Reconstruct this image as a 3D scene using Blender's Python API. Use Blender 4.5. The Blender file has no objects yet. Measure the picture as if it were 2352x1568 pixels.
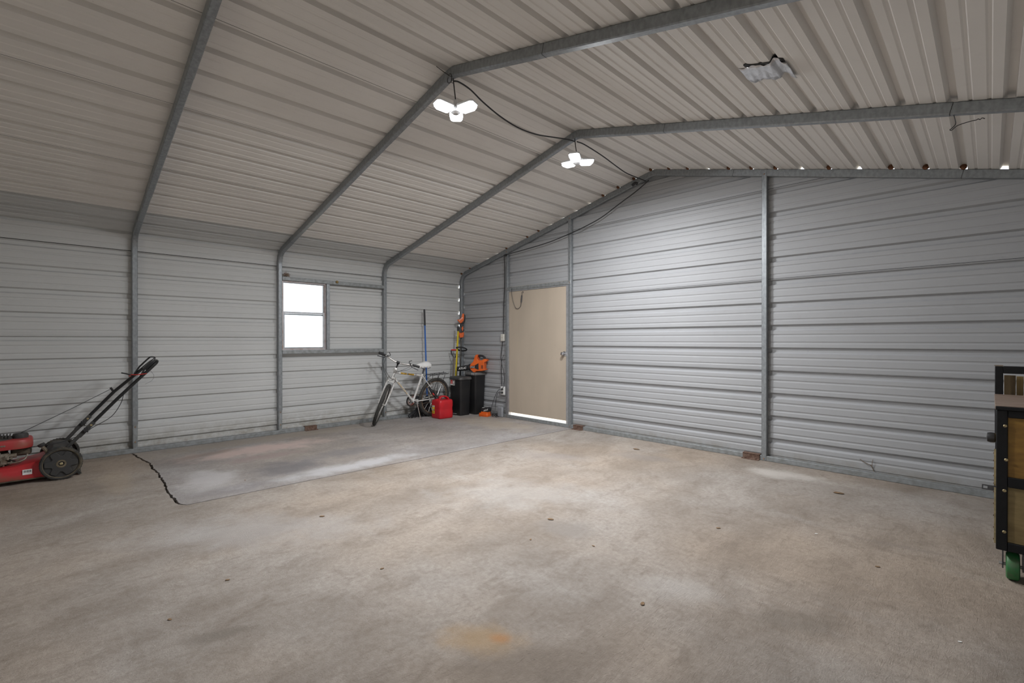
import bpy, bmesh, math, random
from mathutils import Vector, Matrix
random.seed(7)
scene = bpy.context.scene
PI = math.pi
# ------------------------------------------------------------------ camera
cam_d = bpy.data.cameras.new('camera')
cam = bpy.data.objects.new('camera', cam_d)
scene.collection.objects.link(cam)
cam.location = (6.5814, -5.2483, 1.2367)
cam.rotation_euler = (PI / 2 - 0.0029, 0, 0.7917)
cam_d.sensor_width = 36.0
cam_d.lens = 36.0 * 1086.35 / 2352
cam_d.clip_start = 0.05
scene.camera = cam
# ------------------------------------------------------------------ daylight outside
world = bpy.data.worlds.new('sky')
scene.world = world
world.use_nodes = True
bg = world.node_tree.nodes['Background']
bg.inputs[0].default_value = (0.90, 0.95, 1.0, 1)
bg.inputs[1].default_value = 3.0
sun_d = bpy.data.lights.new('sun', 'SUN')
sun_d.energy = 10.0
sun_d.color = (1.0, 0.93, 0.82)
sun_d.angle = math.radians(1.0)
sun = bpy.data.objects.new('sun', sun_d)
scene.collection.objects.link(sun)
sun.rotation_euler = Vector((0.03, 0.5, 0.86)).to_track_quat('Z', 'Y').to_euler()
LAMP_POWER = 40.0            # watts of light from each LED leaf
# ------------------------------------------------------------------ colour management
scene.view_settings.view_transform = 'Standard'
scene.view_settings.look = 'None'
scene.view_settings.gamma = 1.0
scene.view_settings.use_curve_mapping = False
scene.view_settings.exposure = -0.38
scene.cycles.use_denoising = True
scene.cycles.max_bounces = 6
scene.cycles.diffuse_bounces = 4
scene.cycles.glossy_bounces = 2
scene.cycles.transparent_max_bounces = 6
scene.cycles.use_adaptive_sampling = True
scene.cycles.adaptive_threshold = 0.03
scene.cycles.sample_clamp_indirect = 6.0

# ================================================================== helpers
COL = scene.collection
def V(*a):
    return Vector(a[0]) if len(a) == 1 else Vector(a)
def basis(d, up=None):
    d = V(d).normalized()
    u = V(up) if up is not None else (V((0, 0, 1)) if abs(d.z) < 0.95 else V((1, 0, 0)))
    a = u.cross(d).normalized()
    b = d.cross(a).normalized()
    return a, b, d
class MB:
    """collects simple shapes, then links them as one mesh object"""
    def __init__(s):
        s.v = []; s.f = []
    def add(s, vs, fs):
        o = len(s.v)
        s.v += [Vector(p) for p in vs]
        s.f += [tuple(i + o for i in f) for f in fs]
        return s
    def box(s, p0, p1, T=None):
        x0, y0, z0 = p0; x1, y1, z1 = p1
        vs = [V((x, y, z)) for z in (z0, z1) for y in (y0, y1) for x in (x0, x1)]
        if T: vs = [T @ v for v in vs]
        return s.add(vs, [(0, 2, 3, 1), (4, 5, 7, 6), (0, 1, 5, 4), (2, 6, 7, 3), (0, 4, 6, 2), (1, 3, 7, 5)])
    def bar(s, p0, p1, w, h, up=None):
        """rectangular bar; h is measured along up"""
        return s.sweep([p0, p1], rect(w, h), up=up)
    def sweep(s, pts, sec, up=None, closed=False, scale=None, caps=True):
        pts = [V(p) for p in pts]; n = len(pts); m = len(sec)
        vs = []; fs = []; prev = None
        for i, p in enumerate(pts):
            if closed: d = pts[(i + 1) % n] - pts[i - 1]
            elif i == 0: d = pts[1] - pts[0]
            elif i == n - 1: d = pts[-1] - pts[-2]
            else: d = (pts[i + 1] - p).normalized() + (p - pts[i - 1]).normalized()
            if d.length < 1e-9: d = V((0, 0, 1))
            d.normalize()
            if up is not None: a, b, _ = basis(d, up)
            elif prev is None: a, b, _ = basis(d)
            else:
                b0 = prev - d * prev.dot(d)
                b = b0.normalized() if b0.length > 1e-6 else basis(d)[1]
                a = b.cross(d)
            prev = b
            k = scale[i] if scale else 1.0
            # keep the section square to the path at corners
            f = 1.0
            if 0 < i < n - 1 and not closed:
                c = (pts[i + 1] - p).normalized().dot(d)
                f = 1.0 / max(c, 0.5)
            vs += [p + a * (x * k) + b * (y * k * (f if up is not None else 1.0)) for x, y in sec]
        rings = n if closed else n - 1
        for i in range(rings):
            j = (i + 1) % n
            for k in range(m):
                l = (k + 1) % m
                fs.append((i * m + k, i * m + l, j * m + l, j * m + k))
        if not closed and caps:
            fs.append(tuple(range(m - 1, -1, -1)))
            fs.append(tuple((n - 1) * m + k for k in range(m)))
        return s.add(vs, fs)
    def tube(s, pts, r, n=8, closed=False, scale=None):
        return s.sweep(pts, [(r * math.cos(2 * PI * k / n), r * math.sin(2 * PI * k / n)) for k in range(n)], closed=closed, scale=scale)
    def cyl(s, p0, p1, r0, r1=None, n=16):
        r1 = r0 if r1 is None else r1
        a, b, d = basis(V(p1) - V(p0))
        vs = []
        for p, r in ((p0, r0), (p1, r1)):
            vs += [V(p) + a * (r * math.cos(2 * PI * k / n)) + b * (r * math.sin(2 * PI * k / n)) for k in range(n)]
        fs = [(k, (k + 1) % n, n + (k + 1) % n, n + k) for k in range(n)]
        fs += [tuple(range(n - 1, -1, -1)), tuple(range(n, 2 * n))]
        return s.add(vs, fs)
    def lathe(s, prof, o, axis, n=24, caps=False):
        """prof: (radius, distance along axis)"""
        a, b, d = basis(axis); o = V(o); vs = []; fs = []; m = len(prof)
        for r, t in prof:
            vs += [o + d * t + a * (r * math.cos(2 * PI * k / n)) + b * (r * math.sin(2 * PI * k / n)) for k in range(n)]
        for i in range(m - 1):
            for k in range(n):
                l = (k + 1) % n
                fs.append((i * n + k, i * n + l, (i + 1) * n + l, (i + 1) * n + k))
        if caps:
            fs.append(tuple(range(n - 1, -1, -1))); fs.append(tuple((m - 1) * n + k for k in range(n)))
        return s.add(vs, fs)
    def torus(s, c, axis, R, r, n=36, m=8, ry=None):
        a, b, d = basis(axis); c = V(c)
        pts = [c + a * (R * math.cos(2 * PI * k / n)) + b * (R * math.sin(2 * PI * k / n)) for k in range(n)]
        ry = r if ry is None else ry
        vs = []; fs = []
        for k in range(n):
            e = (pts[k] - c).normalized()
            for j in range(m):
                t = 2 * PI * j / m
                vs.append(pts[k] + e * (r * math.cos(t)) + d * (ry * math.sin(t)))
        for k in range(n):
            for j in range(m):
                fs.append((k * m + j, k * m + (j + 1) % m, ((k + 1) % n) * m + (j + 1) % m, ((k + 1) % n) * m + j))
        return s.add(vs, fs)
    def prism(s, poly, o, u, v, w):
        """poly in (u, v) extruded by the vector w"""
        o, u, v, w = V(o), V(u), V(v), V(w); n = len(poly)
        vs = [o + u * x + v * y for x, y in poly] + [o + u * x + v * y + w for x, y in poly]
        fs = [(k, (k + 1) % n, n + (k + 1) % n, n + k) for k in range(n)]
        fs += [tuple(range(n - 1, -1, -1)), tuple(range(n, 2 * n))]
        return s.add(vs, fs)
    def loft(s, rings, caps=True, closed=True):
        m = len(rings[0]); vs = [p for r in rings for p in r]; fs = []
        for i in range(len(rings) - 1):
            for k in range(m if closed else m - 1):
                l = (k + 1) % m
                fs.append((i * m + k, i * m + l, (i + 1) * m + l, (i + 1) * m + k))
        if caps:
            fs.append(tuple(range(m - 1, -1, -1))); fs.append(tuple((len(rings) - 1) * m + k for k in range(m)))
        return s.add(vs, fs)
    def ball(s, c, r, sc=(1, 1, 1), n=12, m=8, jit=0):
        c = V(c); rings = []
        for i in range(m + 1):
            t = PI * i / m
            rr = max(math.sin(t), 0.001)
            rings.append([c + V((r * sc[0] * rr * math.cos(2 * PI * k / n) * (1 + random.uniform(-jit, jit)),
                                 r * sc[1] * rr * math.sin(2 * PI * k / n) * (1 + random.uniform(-jit, jit)),
                                 r * sc[2] * -math.cos(t) * (1 + random.uniform(-jit, jit)))) for k in range(n)])
        return s.loft(rings)
    def build(s, name, mat, parent=None, loc=None, bevel=0, seg=2, smooth=35, kind=None):
        root = parent
        while root is not None and root.parent is not None: root = root.parent
        off = V(loc) if loc is not None else (V(root.location) if root is not None else V((0, 0, 0)))
        me = bpy.data.meshes.new(name)
        me.from_pydata([tuple(p - off) for p in s.v], [], s.f)
        bm = bmesh.new(); bm.from_mesh(me)
        bmesh.ops.recalc_face_normals(bm, faces=bm.faces)
        bm.to_mesh(me); bm.free()
        if smooth:
            me.polygons.foreach_set('use_smooth', [True] * len(me.polygons))
            me.set_sharp_from_angle(angle=math.radians(smooth))
        me.materials.append(mat)
        o = bpy.data.objects.new(name, me)
        COL.objects.link(o)
        if parent is not None: o.parent = parent
        elif loc is not None: o.location = off
        if bevel:
            b = o.modifiers.new('bevel', 'BEVEL'); b.width = bevel; b.segments = seg
            b.limit_method = 'ANGLE'; b.angle_limit = math.radians(40)
        if kind: o['kind'] = kind
        return o
def rect(w, h):
    return [(-w / 2, -h / 2), (w / 2, -h / 2), (w / 2, h / 2), (-w / 2, h / 2)]
def rrect(w, h, r, n=4):
    out = []
    for cx, cy, a0 in ((w / 2 - r, h / 2 - r, 0), (-w / 2 + r, h / 2 - r, PI / 2), (-w / 2 + r, -h / 2 + r, PI), (w / 2 - r, -h / 2 + r, 1.5 * PI)):
        for k in range(n + 1):
            a = a0 + PI / 2 * k / n
            out.append((cx + r * math.cos(a), cy + r * math.sin(a)))
    return out
def spline(pts, k=6):
    """catmull-rom through pts"""
    P = [V(p) for p in pts]; P = [2 * P[0] - P[1]] + P + [2 * P[-1] - P[-2]]; out = []
    for i in range(1, len(P) - 2):
        a, b, c, d = P[i - 1:i + 3]
        for j in range(k):
            t = j / k
            out.append(0.5 * ((2 * b) + (c - a) * t + (2 * a - 5 * b + 4 * c - d) * t * t + (3 * b - a - 3 * c + d) * t ** 3))
    out.append(P[-2]); return out
def tag(o, label=None, cat=None, group=None, kind=None):
    if label: o['label'] = label
    if cat: o['category'] = cat
    if group: o['group'] = group
    if kind: o['kind'] = kind
    return o
def thing(name, label, cat, loc, group=None):
    o = bpy.data.objects.new(name, None)
    o.empty_display_size = 0.1
    COL.objects.link(o); o.location = V(loc)
    return tag(o, label, cat, group)
def structure(name, label=None, cat=None, loc=(0, 0, 0)):
    o = bpy.data.objects.new(name, None); o.empty_display_size = 0.1
    COL.objects.link(o); o.location = V(loc)
    return tag(o, label, cat, None, 'structure')

# ================================================================== materials
MATS = {}
def nodes_of(name):
    m = bpy.data.materials.new(name); m.use_nodes = True
    nt = m.node_tree
    return m, nt, nt.nodes, nt.links, nt.nodes['Principled BSDF']
def mat(name, col, rough=0.5, metal=0.0, vary=0.0, scale=8.0, bump=0.0, bscale=60.0, col2=None, stretch=(1, 1, 1), spec=0.5, thresh=None):
    """one colour with procedural mottling towards col2 (wear, dirt, grain) and fine relief"""
    m, nt, N, L, b = nodes_of(name)
    b.inputs['Roughness'].default_value = rough
    b.inputs['Metallic'].default_value = metal
    b.inputs['Specular IOR Level'].default_value = spec
    tc = N.new('ShaderNodeTexCoord')
    mp = N.new('ShaderNodeMapping'); mp.inputs['Scale'].default_value = stretch
    L.new(tc.outputs['Object'], mp.inputs['Vector'])
    no = N.new('ShaderNodeTexNoise'); no.inputs['Scale'].default_value = scale; no.inputs['Detail'].default_value = 6
    L.new(mp.outputs['Vector'], no.inputs['Vector'])
    c2 = col2 if col2 else tuple(c * (1 - vary) for c in col)
    mx = N.new('ShaderNodeMix'); mx.data_type = 'RGBA'
    mx.inputs['A'].default_value = (*col, 1); mx.inputs['B'].default_value = (*c2, 1)
    rp = N.new('ShaderNodeMapRange')
    lo, hi = thresh if thresh else (0.35, 0.65)
    rp.inputs['From Min'].default_value = lo; rp.inputs['From Max'].default_value = hi
    L.new(no.outputs['Fac'], rp.inputs['Value'])
    L.new(rp.outputs['Result'], mx.inputs['Factor'])
    L.new(mx.outputs['Result'], b.inputs['Base Color'])
    if bump:
        n2 = N.new('ShaderNodeTexNoise'); n2.inputs['Scale'].default_value = bscale; n2.inputs['Detail'].default_value = 5
        L.new(mp.outputs['Vector'], n2.inputs['Vector'])
        bp = N.new('ShaderNodeBump'); bp.inputs['Strength'].default_value = bump; bp.inputs['Distance'].default_value = 0.01
        L.new(n2.outputs['Fac'], bp.inputs['Height']); L.new(bp.outputs['Normal'], b.inputs['Normal'])
    MATS[name] = m
    return m
def emit(name, col, strength):
    m, nt, N, L, b = nodes_of(name)
    b.inputs['Base Color'].default_value = (*col, 1)
    b.inputs['Emission Color'].default_value = (*col, 1)
    b.inputs['Emission Strength'].default_value = strength
    MATS[name] = m; return m
def mth(N, L, op, a, b=None, c=None):
    n = N.new('ShaderNodeMath'); n.operation = op
    for i, x in enumerate((a, b, c)):
        if x is None: continue
        if isinstance(x, (int, float)): n.inputs[i].default_value = x
        else: L.new(x, n.inputs[i])
    return n.outputs[0]
def mixc(N, L, fac, a, b):
    n = N.new('ShaderNodeMix'); n.data_type = 'RGBA'
    for k, x in (('Factor', fac), ('A', a), ('B', b)):
        if isinstance(x, tuple): n.inputs[k].default_value = (*x, 1)
        elif isinstance(x, (int, float)): n.inputs[k].default_value = x
        else: L.new(x, n.inputs[k])
    return n.outputs['Result']
def noise(N, L, vec, scale, detail=6, rough=0.55, stretch=None, rot=0.0, dist=0.0, lo=0.35, hi=0.65):
    if stretch or rot:
        mp = N.new('ShaderNodeMapping'); mp.inputs['Scale'].default_value = stretch or (1, 1, 1)
        mp.inputs['Rotation'].default_value = (0, 0, rot)
        L.new(vec, mp.inputs['Vector']); vec = mp.outputs['Vector']
    n = N.new('ShaderNodeTexNoise'); n.inputs['Scale'].default_value = scale; n.inputs['Detail'].default_value = detail
    n.inputs['Roughness'].default_value = rough; n.inputs['Distortion'].default_value = dist
    L.new(vec, n.inputs['Vector'])
    r = N.new('ShaderNodeMapRange'); r.inputs['From Min'].default_value = lo; r.inputs['From Max'].default_value = hi
    L.new(n.outputs['Fac'], r.inputs['Value'])
    return r.outputs['Result']
def spot(N, L, pos, x, y, rx, ry, rot=0.0, warp=None):
    """soft stain or painted glow of its own shape centred on a place on the floor"""
    mp = N.new('ShaderNodeMapping'); mp.vector_type = 'TEXTURE'
    mp.inputs['Location'].default_value = (x, y, 0); mp.inputs['Rotation'].default_value = (0, 0, rot)
    mp.inputs['Scale'].default_value = (rx, ry, 1)
    L.new(pos, mp.inputs['Vector'])
    ln = N.new('ShaderNodeVectorMath'); ln.operation = 'LENGTH'
    L.new(mp.outputs['Vector'], ln.inputs[0])
    d = ln.outputs['Value']
    if warp is not None: d = mth(N, L, 'ADD', d, mth(N, L, 'SUBTRACT', mth(N, L, 'MULTIPLY', warp, 0.8), 0.4))
    r = N.new('ShaderNodeMapRange'); r.interpolation_type = 'SMOOTHSTEP'
    r.inputs['From Min'].default_value = 1.25; r.inputs['From Max'].default_value = 0.25
    L.new(d, r.inputs['Value'])
    return r.outputs['Result']
def concrete(name, base, alt, dark, light, stains_and_glow):
    m, nt, N, L, b = nodes_of(name)
    tc = N.new('ShaderNodeTexCoord'); pos = tc.outputs['Object']
    flat = N.new('ShaderNodeMapping'); flat.inputs['Scale'].default_value = (1, 1, 0.0001)
    L.new(pos, flat.inputs['Vector']); pos = flat.outputs['Vector']
    c = mixc(N, L, noise(N, L, pos, 0.55, 4, 0.5, lo=0.38, hi=0.62), base, alt)
    w1 = noise(N, L, pos, 2.2, 7, 0.62, stretch=(1.0, 0.55, 1), rot=0.5, dist=0.5, lo=0.40, hi=0.72)
    c = mixc(N, L, mth(N, L, 'MULTIPLY', w1, 0.62), c, dark)
    w2 = noise(N, L, pos, 1.7, 8, 0.6, stretch=(0.5, 1.2, 1), rot=-0.6, lo=0.56, hi=0.78)
    c = mixc(N, L, mth(N, L, 'MULTIPLY', w2, 0.45), c, light)
    fine = noise(N, L, pos, 34, 8, 0.7, lo=0.3, hi=0.7)
    c = mixc(N, L, mth(N, L, 'MULTIPLY', fine, 0.50), c, dark)
    w3 = noise(N, L, pos, 6.0, 8, 0.7, stretch=(1.1, 0.8, 1), rot=0.4, dist=0.6, lo=0.50, hi=0.74)
    c = mixc(N, L, mth(N, L, 'MULTIPLY', w3, 0.60), c, dark)
    streak = noise(N, L, pos, 22, 7, 0.7, stretch=(1.2, 0.34, 1), rot=0.25, dist=1.8, lo=0.54, hi=0.74)
    c = mixc(N, L, mth(N, L, 'MULTIPLY', streak, 0.42), c, dark)
    speck = noise(N, L, pos, 75, 2, 0.5, lo=0.70, hi=0.76)
    c = mixc(N, L, mth(N, L, 'MULTIPLY', speck, 0.45), c, tuple(x * 0.45 for x in dark))
    warp = noise(N, L, pos, 4.0, 6, 0.6, lo=0.3, hi=0.7)
    for (x, y, rx, ry, rot, col, k) in stains_and_glow:
        c = mixc(N, L, mth(N, L, 'MULTIPLY', spot(N, L, pos, x, y, rx, ry, rot, warp), k), c, col)
    L.new(c, b.inputs['Base Color'])
    b.inputs['Roughness'].default_value = 0.72
    b.inputs['Specular IOR Level'].default_value = 0.3
    h1 = noise(N, L, pos, 46, 7, 0.7, stretch=(1.3, 0.30, 1), rot=0.12, dist=1.4, lo=0.2, hi=0.8)
    h2 = noise(N, L, pos, 120, 5, 0.7, lo=0.2, hi=0.8)
    h = mth(N, L, 'ADD', h1, mth(N, L, 'MULTIPLY', h2, 0.9))
    bp = N.new('ShaderNodeBump'); bp.inputs['Strength'].default_value = 0.65; bp.inputs['Distance'].default_value = 0.005
    L.new(h, bp.inputs['Height']); L.new(bp.outputs['Normal'], b.inputs['Normal'])
    MATS[name] = m
    return m
# ---- materials of the building
concrete('concrete', (0.425, 0.350, 0.283), (0.42, 0.382, 0.347), (0.17, 0.135, 0.105), (0.55, 0.53, 0.51),
         [(5.10, -3.96, 0.20, 0.13, 0.8, (0.42, 0.28, 0.14), 0.55), (5.154, -3.904, 0.06, 0.045, 0.6, (0.40, 0.20, 0.08), 0.75),
          (4.63, -2.82, 0.24, 0.14, 0.4, (0.25, 0.225, 0.205), 0.55), (3.86, -2.54, 0.65, 0.40, 0.7, (0.52, 0.51, 0.50), 0.30),
          (5.52, -3.02, 0.22, 0.14, 0.3, (0.54, 0.52, 0.50), 0.32), (3.3, -1.4, 0.5, 0.16, 0.5, (0.28, 0.25, 0.235), 0.5),
          (4.0, -0.75, 0.45, 0.16, 0.2, (0.26, 0.23, 0.21), 0.5), (5.25, -0.42, 0.34, 0.16, 0.1, (0.60, 0.56, 0.52), 0.7),
          (1.2, -4.80, 0.5, 0.14, 0.0, (0.46, 0.37, 0.27), 0.35), (3.2, -4.3, 0.8, 0.3, 0.9, (0.42, 0.40, 0.39), 0.5),
          (4.3, -4.75, 0.16, 0.05, 1.2, (0.17, 0.145, 0.12), 0.6), (6.0, -2.9, 0.22, 0.10, 0.8, (0.20, 0.17, 0.14), 0.5),
          (6.2, -1.6, 0.4, 0.03, 0.15, (0.25, 0.21, 0.18), 0.5), (1.8, -0.25, 0.6, 0.2, 0.0, (0.52, 0.41, 0.29), 0.4)])  # last patch is warm light from under the door, painted into the floor
concrete('patch_concrete', (0.445, 0.390, 0.345), (0.415, 0.392, 0.385), (0.18, 0.160, 0.145), (0.50, 0.48, 0.47),
         [(1.78, -3.58, 0.30, 0.36, 0.5, (0.17, 0.160, 0.165), 0.80), (1.58, -2.95, 0.22, 0.55, 0.1, (0.21, 0.20, 0.205), 0.65), (2.15, -4.12, 0.16, 0.36, 0.0, (0.23, 0.215, 0.22), 0.6),
          (0.75, -3.50, 0.28, 0.85, 0.0, (0.58, 0.45, 0.41), 0.85), (1.18, -3.55, 0.16, 0.40, 0.0, (0.33, 0.25, 0.235), 0.6),
          (1.70, -4.22, 0.42, 0.28, 0.0, (0.52, 0.50, 0.50), 0.75), (2.16, -3.10, 0.17, 0.75, 0.0, (0.53, 0.52, 0.53), 0.8),
          (0.22, -3.2, 0.24, 1.7, 0.0, (0.33, 0.285, 0.235), 0.65), (0.62, -4.0, 0.10, 0.35, 0.3, (0.24, 0.19, 0.155), 0.6), (1.3, -0.5, 1.0, 0.4, 0.0, (0.44, 0.37, 0.29), 0.5)])
mat('soil', (0.07, 0.058, 0.045), 0.95, vary=0.5, scale=30, bump=0.8)
mat('ground_outside', (0.55, 0.50, 0.42), 0.95, vary=0.2, scale=2, bump=0.4)
def sheet_paint(name, col, dirt, low, spec=0.3, rough=0.55):
    m, nt, N, L, b = nodes_of(name)
    tc = N.new('ShaderNodeTexCoord'); pos = tc.outputs['Object']
    c = mixc(N, L, noise(N, L, pos, 1.3, 5, 0.6, lo=0.35, hi=0.7), col, tuple(x * 0.94 for x in col))
    sm = noise(N, L, pos, 7, 8, 0.7, lo=0.60, hi=0.85)
    c = mixc(N, L, mth(N, L, 'MULTIPLY', sm, 0.30), c, dirt)
    sp = noise(N, L, pos, 60, 3, 0.6, lo=0.72, hi=0.78)
    c = mixc(N, L, mth(N, L, 'MULTIPLY', sp, 0.4), c, tuple(x * 0.5 for x in dirt))
    if low:   # dirt and painted-in contact shade along the foot of the wall
        sx = N.new('ShaderNodeSeparateXYZ'); L.new(pos, sx.inputs[0])
        r = N.new('ShaderNodeMapRange'); r.inputs['From Min'].default_value = low; r.inputs['From Max'].default_value = 0.02
        L.new(sx.outputs['Z'], r.inputs['Value'])
        k = mth(N, L, 'MULTIPLY', r.outputs['Result'], noise(N, L, pos, 9, 8, 0.7, lo=0.32, hi=0.62))
        c = mixc(N, L, mth(N, L, 'MULTIPLY', k, 0.78), c, (0.20, 0.17, 0.12))
    L.new(c, b.inputs['Base Color'])
    b.inputs['Roughness'].default_value = rough; b.inputs['Specular IOR Level'].default_value = spec
    n2 = N.new('ShaderNodeTexNoise'); n2.inputs['Scale'].default_value = 7; n2.inputs['Detail'].default_value = 2
    L.new(pos, n2.inputs['Vector'])
    bp = N.new('ShaderNodeBump'); bp.inputs['Strength'].default_value = 0.10; bp.inputs['Distance'].default_value = 0.01
    L.new(n2.outputs['Fac'], bp.inputs['Height']); L.new(bp.outputs['Normal'], b.inputs['Normal'])
    MATS[name] = m; return m
sheet_paint('wall_sheet', (0.54, 0.545, 0.54), (0.33, 0.32, 0.30), 0.30)
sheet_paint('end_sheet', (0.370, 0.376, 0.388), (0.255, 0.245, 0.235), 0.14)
sheet_paint('roof_sheet', (0.74, 0.712, 0.68), (0.52, 0.48, 0.44), None, 0.12, 0.75)
mat('galvanised', (0.31, 0.33, 0.345), 0.42, 0.5, vary=0.25, scale=45, bump=0.04, bscale=150, stretch=(1, 1, 0.6))
mat('galvanised_dull', (0.31, 0.325, 0.335), 0.55, 0.35, col2=(0.22, 0.23, 0.225), scale=22, bump=0.08, bscale=90)
mat('rust', (0.105, 0.055, 0.038), 0.85, 0.1, col2=(0.19, 0.125, 0.095), scale=35, bump=0.6, bscale=90)
mat('screw', (0.42, 0.24, 0.14), 0.6, 0.5, vary=0.4, scale=60)
mat('gap_shade', (0.03, 0.028, 0.026), 0.9)  # near-black colour stands in for the shade inside gaps

# ---- the bent frame line: inside face of the steel tubes, seen in the x-z plane
XR, ZP = 3.705, 3.2338
ML, MR = 0.238, 0.2554
WID = 7.41
TD = 0.07          # tube depth
TW = 0.05          # tube width
class Path:
    def __init__(s, pts, rad):
        pts = [Vector((p[0], p[1])) for p in pts]; s.seg = []; cur = pts[0]
        for i in range(1, len(pts) - 1):
            d0 = (pts[i] - pts[i - 1]).normalized(); d1 = (pts[i + 1] - pts[i]).normalized()
            turn = d0.angle(d1); r = rad[i - 1]; t = r * math.tan(turn / 2)
            a = pts[i] - d0 * t; b = pts[i] + d1 * t
            s.seg.append(('L', cur, a, d0))
            rt = Vector((d0.y, -d0.x))
            s.seg.append(('A', a + rt * r, r, math.atan2(-rt.y, -rt.x), turn)); cur = b
        s.seg.append(('L', cur, pts[-1], (pts[-1] - cur).normalized()))
        s.len = [(g[2] - g[1]).length if g[0] == 'L' else (g[2] + TD) * g[4] for g in s.seg]
        s.cum = [0]
        for l in s.len: s.cum.append(s.cum[-1] + l)
    def at(s, t, off):
        """point and outward normal at length t (measured along the sheet) and distance off outside the inner face"""
        i = 0
        while i < len(s.seg) - 1 and t > s.cum[i + 1]: i += 1
        g = s.seg[i]; q = t - s.cum[i]
        if g[0] == 'L':
            n = Vector((-g[3].y, g[3].x)); p = g[1] + g[3] * q
        else:
            a = g[3] - q / (g[2] + TD); n = Vector((math.cos(a), math.sin(a))); p = g[1] + n * g[2]
        return p + n * off, n
    def breaks(s, t0, t1):
        out = []
        for i, g in enumerate(s.seg):
            if g[0] == 'A':
                k = max(2, int(math.degrees(g[4]) / 6))
                out += [s.cum[i] + s.len[i] * j / k for j in range(k + 1)]
        return [t for t in out if t0 < t < t1]
    def find(s, fn, t0, t1):
        for _ in range(50):
            m = (t0 + t1) / 2
            if fn(m): t1 = m
            else: t0 = m
        return t0
PATH = Path([(0, 0), (0, ZP - ML * XR), (XR, ZP), (WID, ZP - MR * XR), (WID, 0)], [0.15, 0.12, 0.15])
S_END = PATH.cum[-1]
S_PEAK = (PATH.cum[3] + PATH.cum[4]) / 2
def s_at_x(x):
    return PATH.find(lambda t: PATH.at(t, 0)[0].x > x, 0.01, S_END - 0.01)
def s_at_z(z, right=False):
    if right: return PATH.find(lambda t: PATH.at(t, TD)[0].y < z, S_PEAK, S_END)
    return PATH.find(lambda t: PATH.at(t, TD)[0].y > z, 0, S_PEAK)

# ---- ribbed sheet profile
def rib_profile(u0, u1, ribs, pitch, hh=0.024, wb=0.031):
    """breakpoints (u, outward height) of the sheet between u0 and u1"""
    pts = [(u0, 0.0), (u1, 0.0)]
    for c in ribs:
        for du, h in ((-wb, 0), (-0.016, hh), (0.016, hh), (wb, 0)): pts.append((c + du, h))
        for m in (pitch / 3, 2 * pitch / 3):
            for du, h in ((-0.012, 0), (-0.005, 0.0042), (0.005, 0.0042), (0.012, 0)): pts.append((c + m + du, h))
    return sorted(p for p in set(pts) if u0 - 1e-6 <= p[0] <= u1 + 1e-6)
def h_at(prof, u):
    for (a, ha), (b, hb) in zip(prof, prof[1:]):
        if a <= u <= b: return ha if b - a < 1e-9 else ha + (hb - ha) * (u - a) / (b - a)
    return 0.0

# ================================================================== floor: main slab and the greyer corner slab with its jagged joint
YB = -9.3
floor = structure('floor', 'worn broomed concrete garage floor', 'floor')
crack = [(-0.13, -4.585), (0.05, -4.572), (0.3, -4.545), (0.50, -4.52), (0.68, -4.502), (0.9, -4.515), (1.15, -4.505), (1.4, -4.512), (1.7, -4.53), (1.96, -4.54), (2.15, -4.535), (2.28, -4.528)]
joint = [(2.343, -4.49), (2.35, -4.1), (2.36, -3.63), (2.38, -3.0), (2.402, -2.275), (2.43, -1.2), (2.46, -0.3), (2.475, 0.14)]
def jag(line, k, amp):
    out = []
    for a, b in zip(line, line[1:]):
        for j in range(k):
            t = j / k
            out.append((a[0] + (b[0] - a[0]) * t + random.uniform(-amp, amp) * 0.5, a[1] + (b[1] - a[1]) * t + random.uniform(-amp, amp)))
    out.append(line[-1]); return out
ck = jag(crack, 6, 0.007); jk = jag(joint, 5, 0.0012)
edge = ck + jk
def slab(name, poly, m):
    b = MB(); b.prism(poly, (0, 0, -0.035), (1, 0, 0), (0, 1, 0), (0, 0, 0.035))
    o = b.build(name, MATS[m], floor, smooth=0)
    bm = bmesh.new(); bm.from_mesh(o.data)
    bmesh.ops.triangulate(bm, faces=[f for f in bm.faces if len(f.verts) > 4])
    bm.to_mesh(o.data); bm.free()
    return o
def shift(poly, dx, dy, var=0.0):
    return [(x + dx, y + dy + random.uniform(-var, var)) for x, y in poly]
slab('patch_slab', shift(ck, 0.0, 0.010, 0.004) + shift(jk, -0.008, 0) + [(-0.13, 0.14)], 'patch_concrete')
slab('main_slab', [(-0.13, YB)] + shift(ck, 0.0, -0.008, 0.004) + shift(jk, 0.008, 0) + [(7.56, 0.14), (7.56, YB)], 'concrete')
MB().box((-0.12, YB + 0.02, -0.05), (7.55, 0.13, -0.024)).build('joint_dirt', MATS['soil'], floor, smooth=0)
gr = MB().box((-40, -50, -0.5), (48, 40, -0.06)).build('ground', MATS['ground_outside'], smooth=0)
tag(gr, 'pale sunlit ground outside the building', 'ground', None, 'structure')

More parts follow.
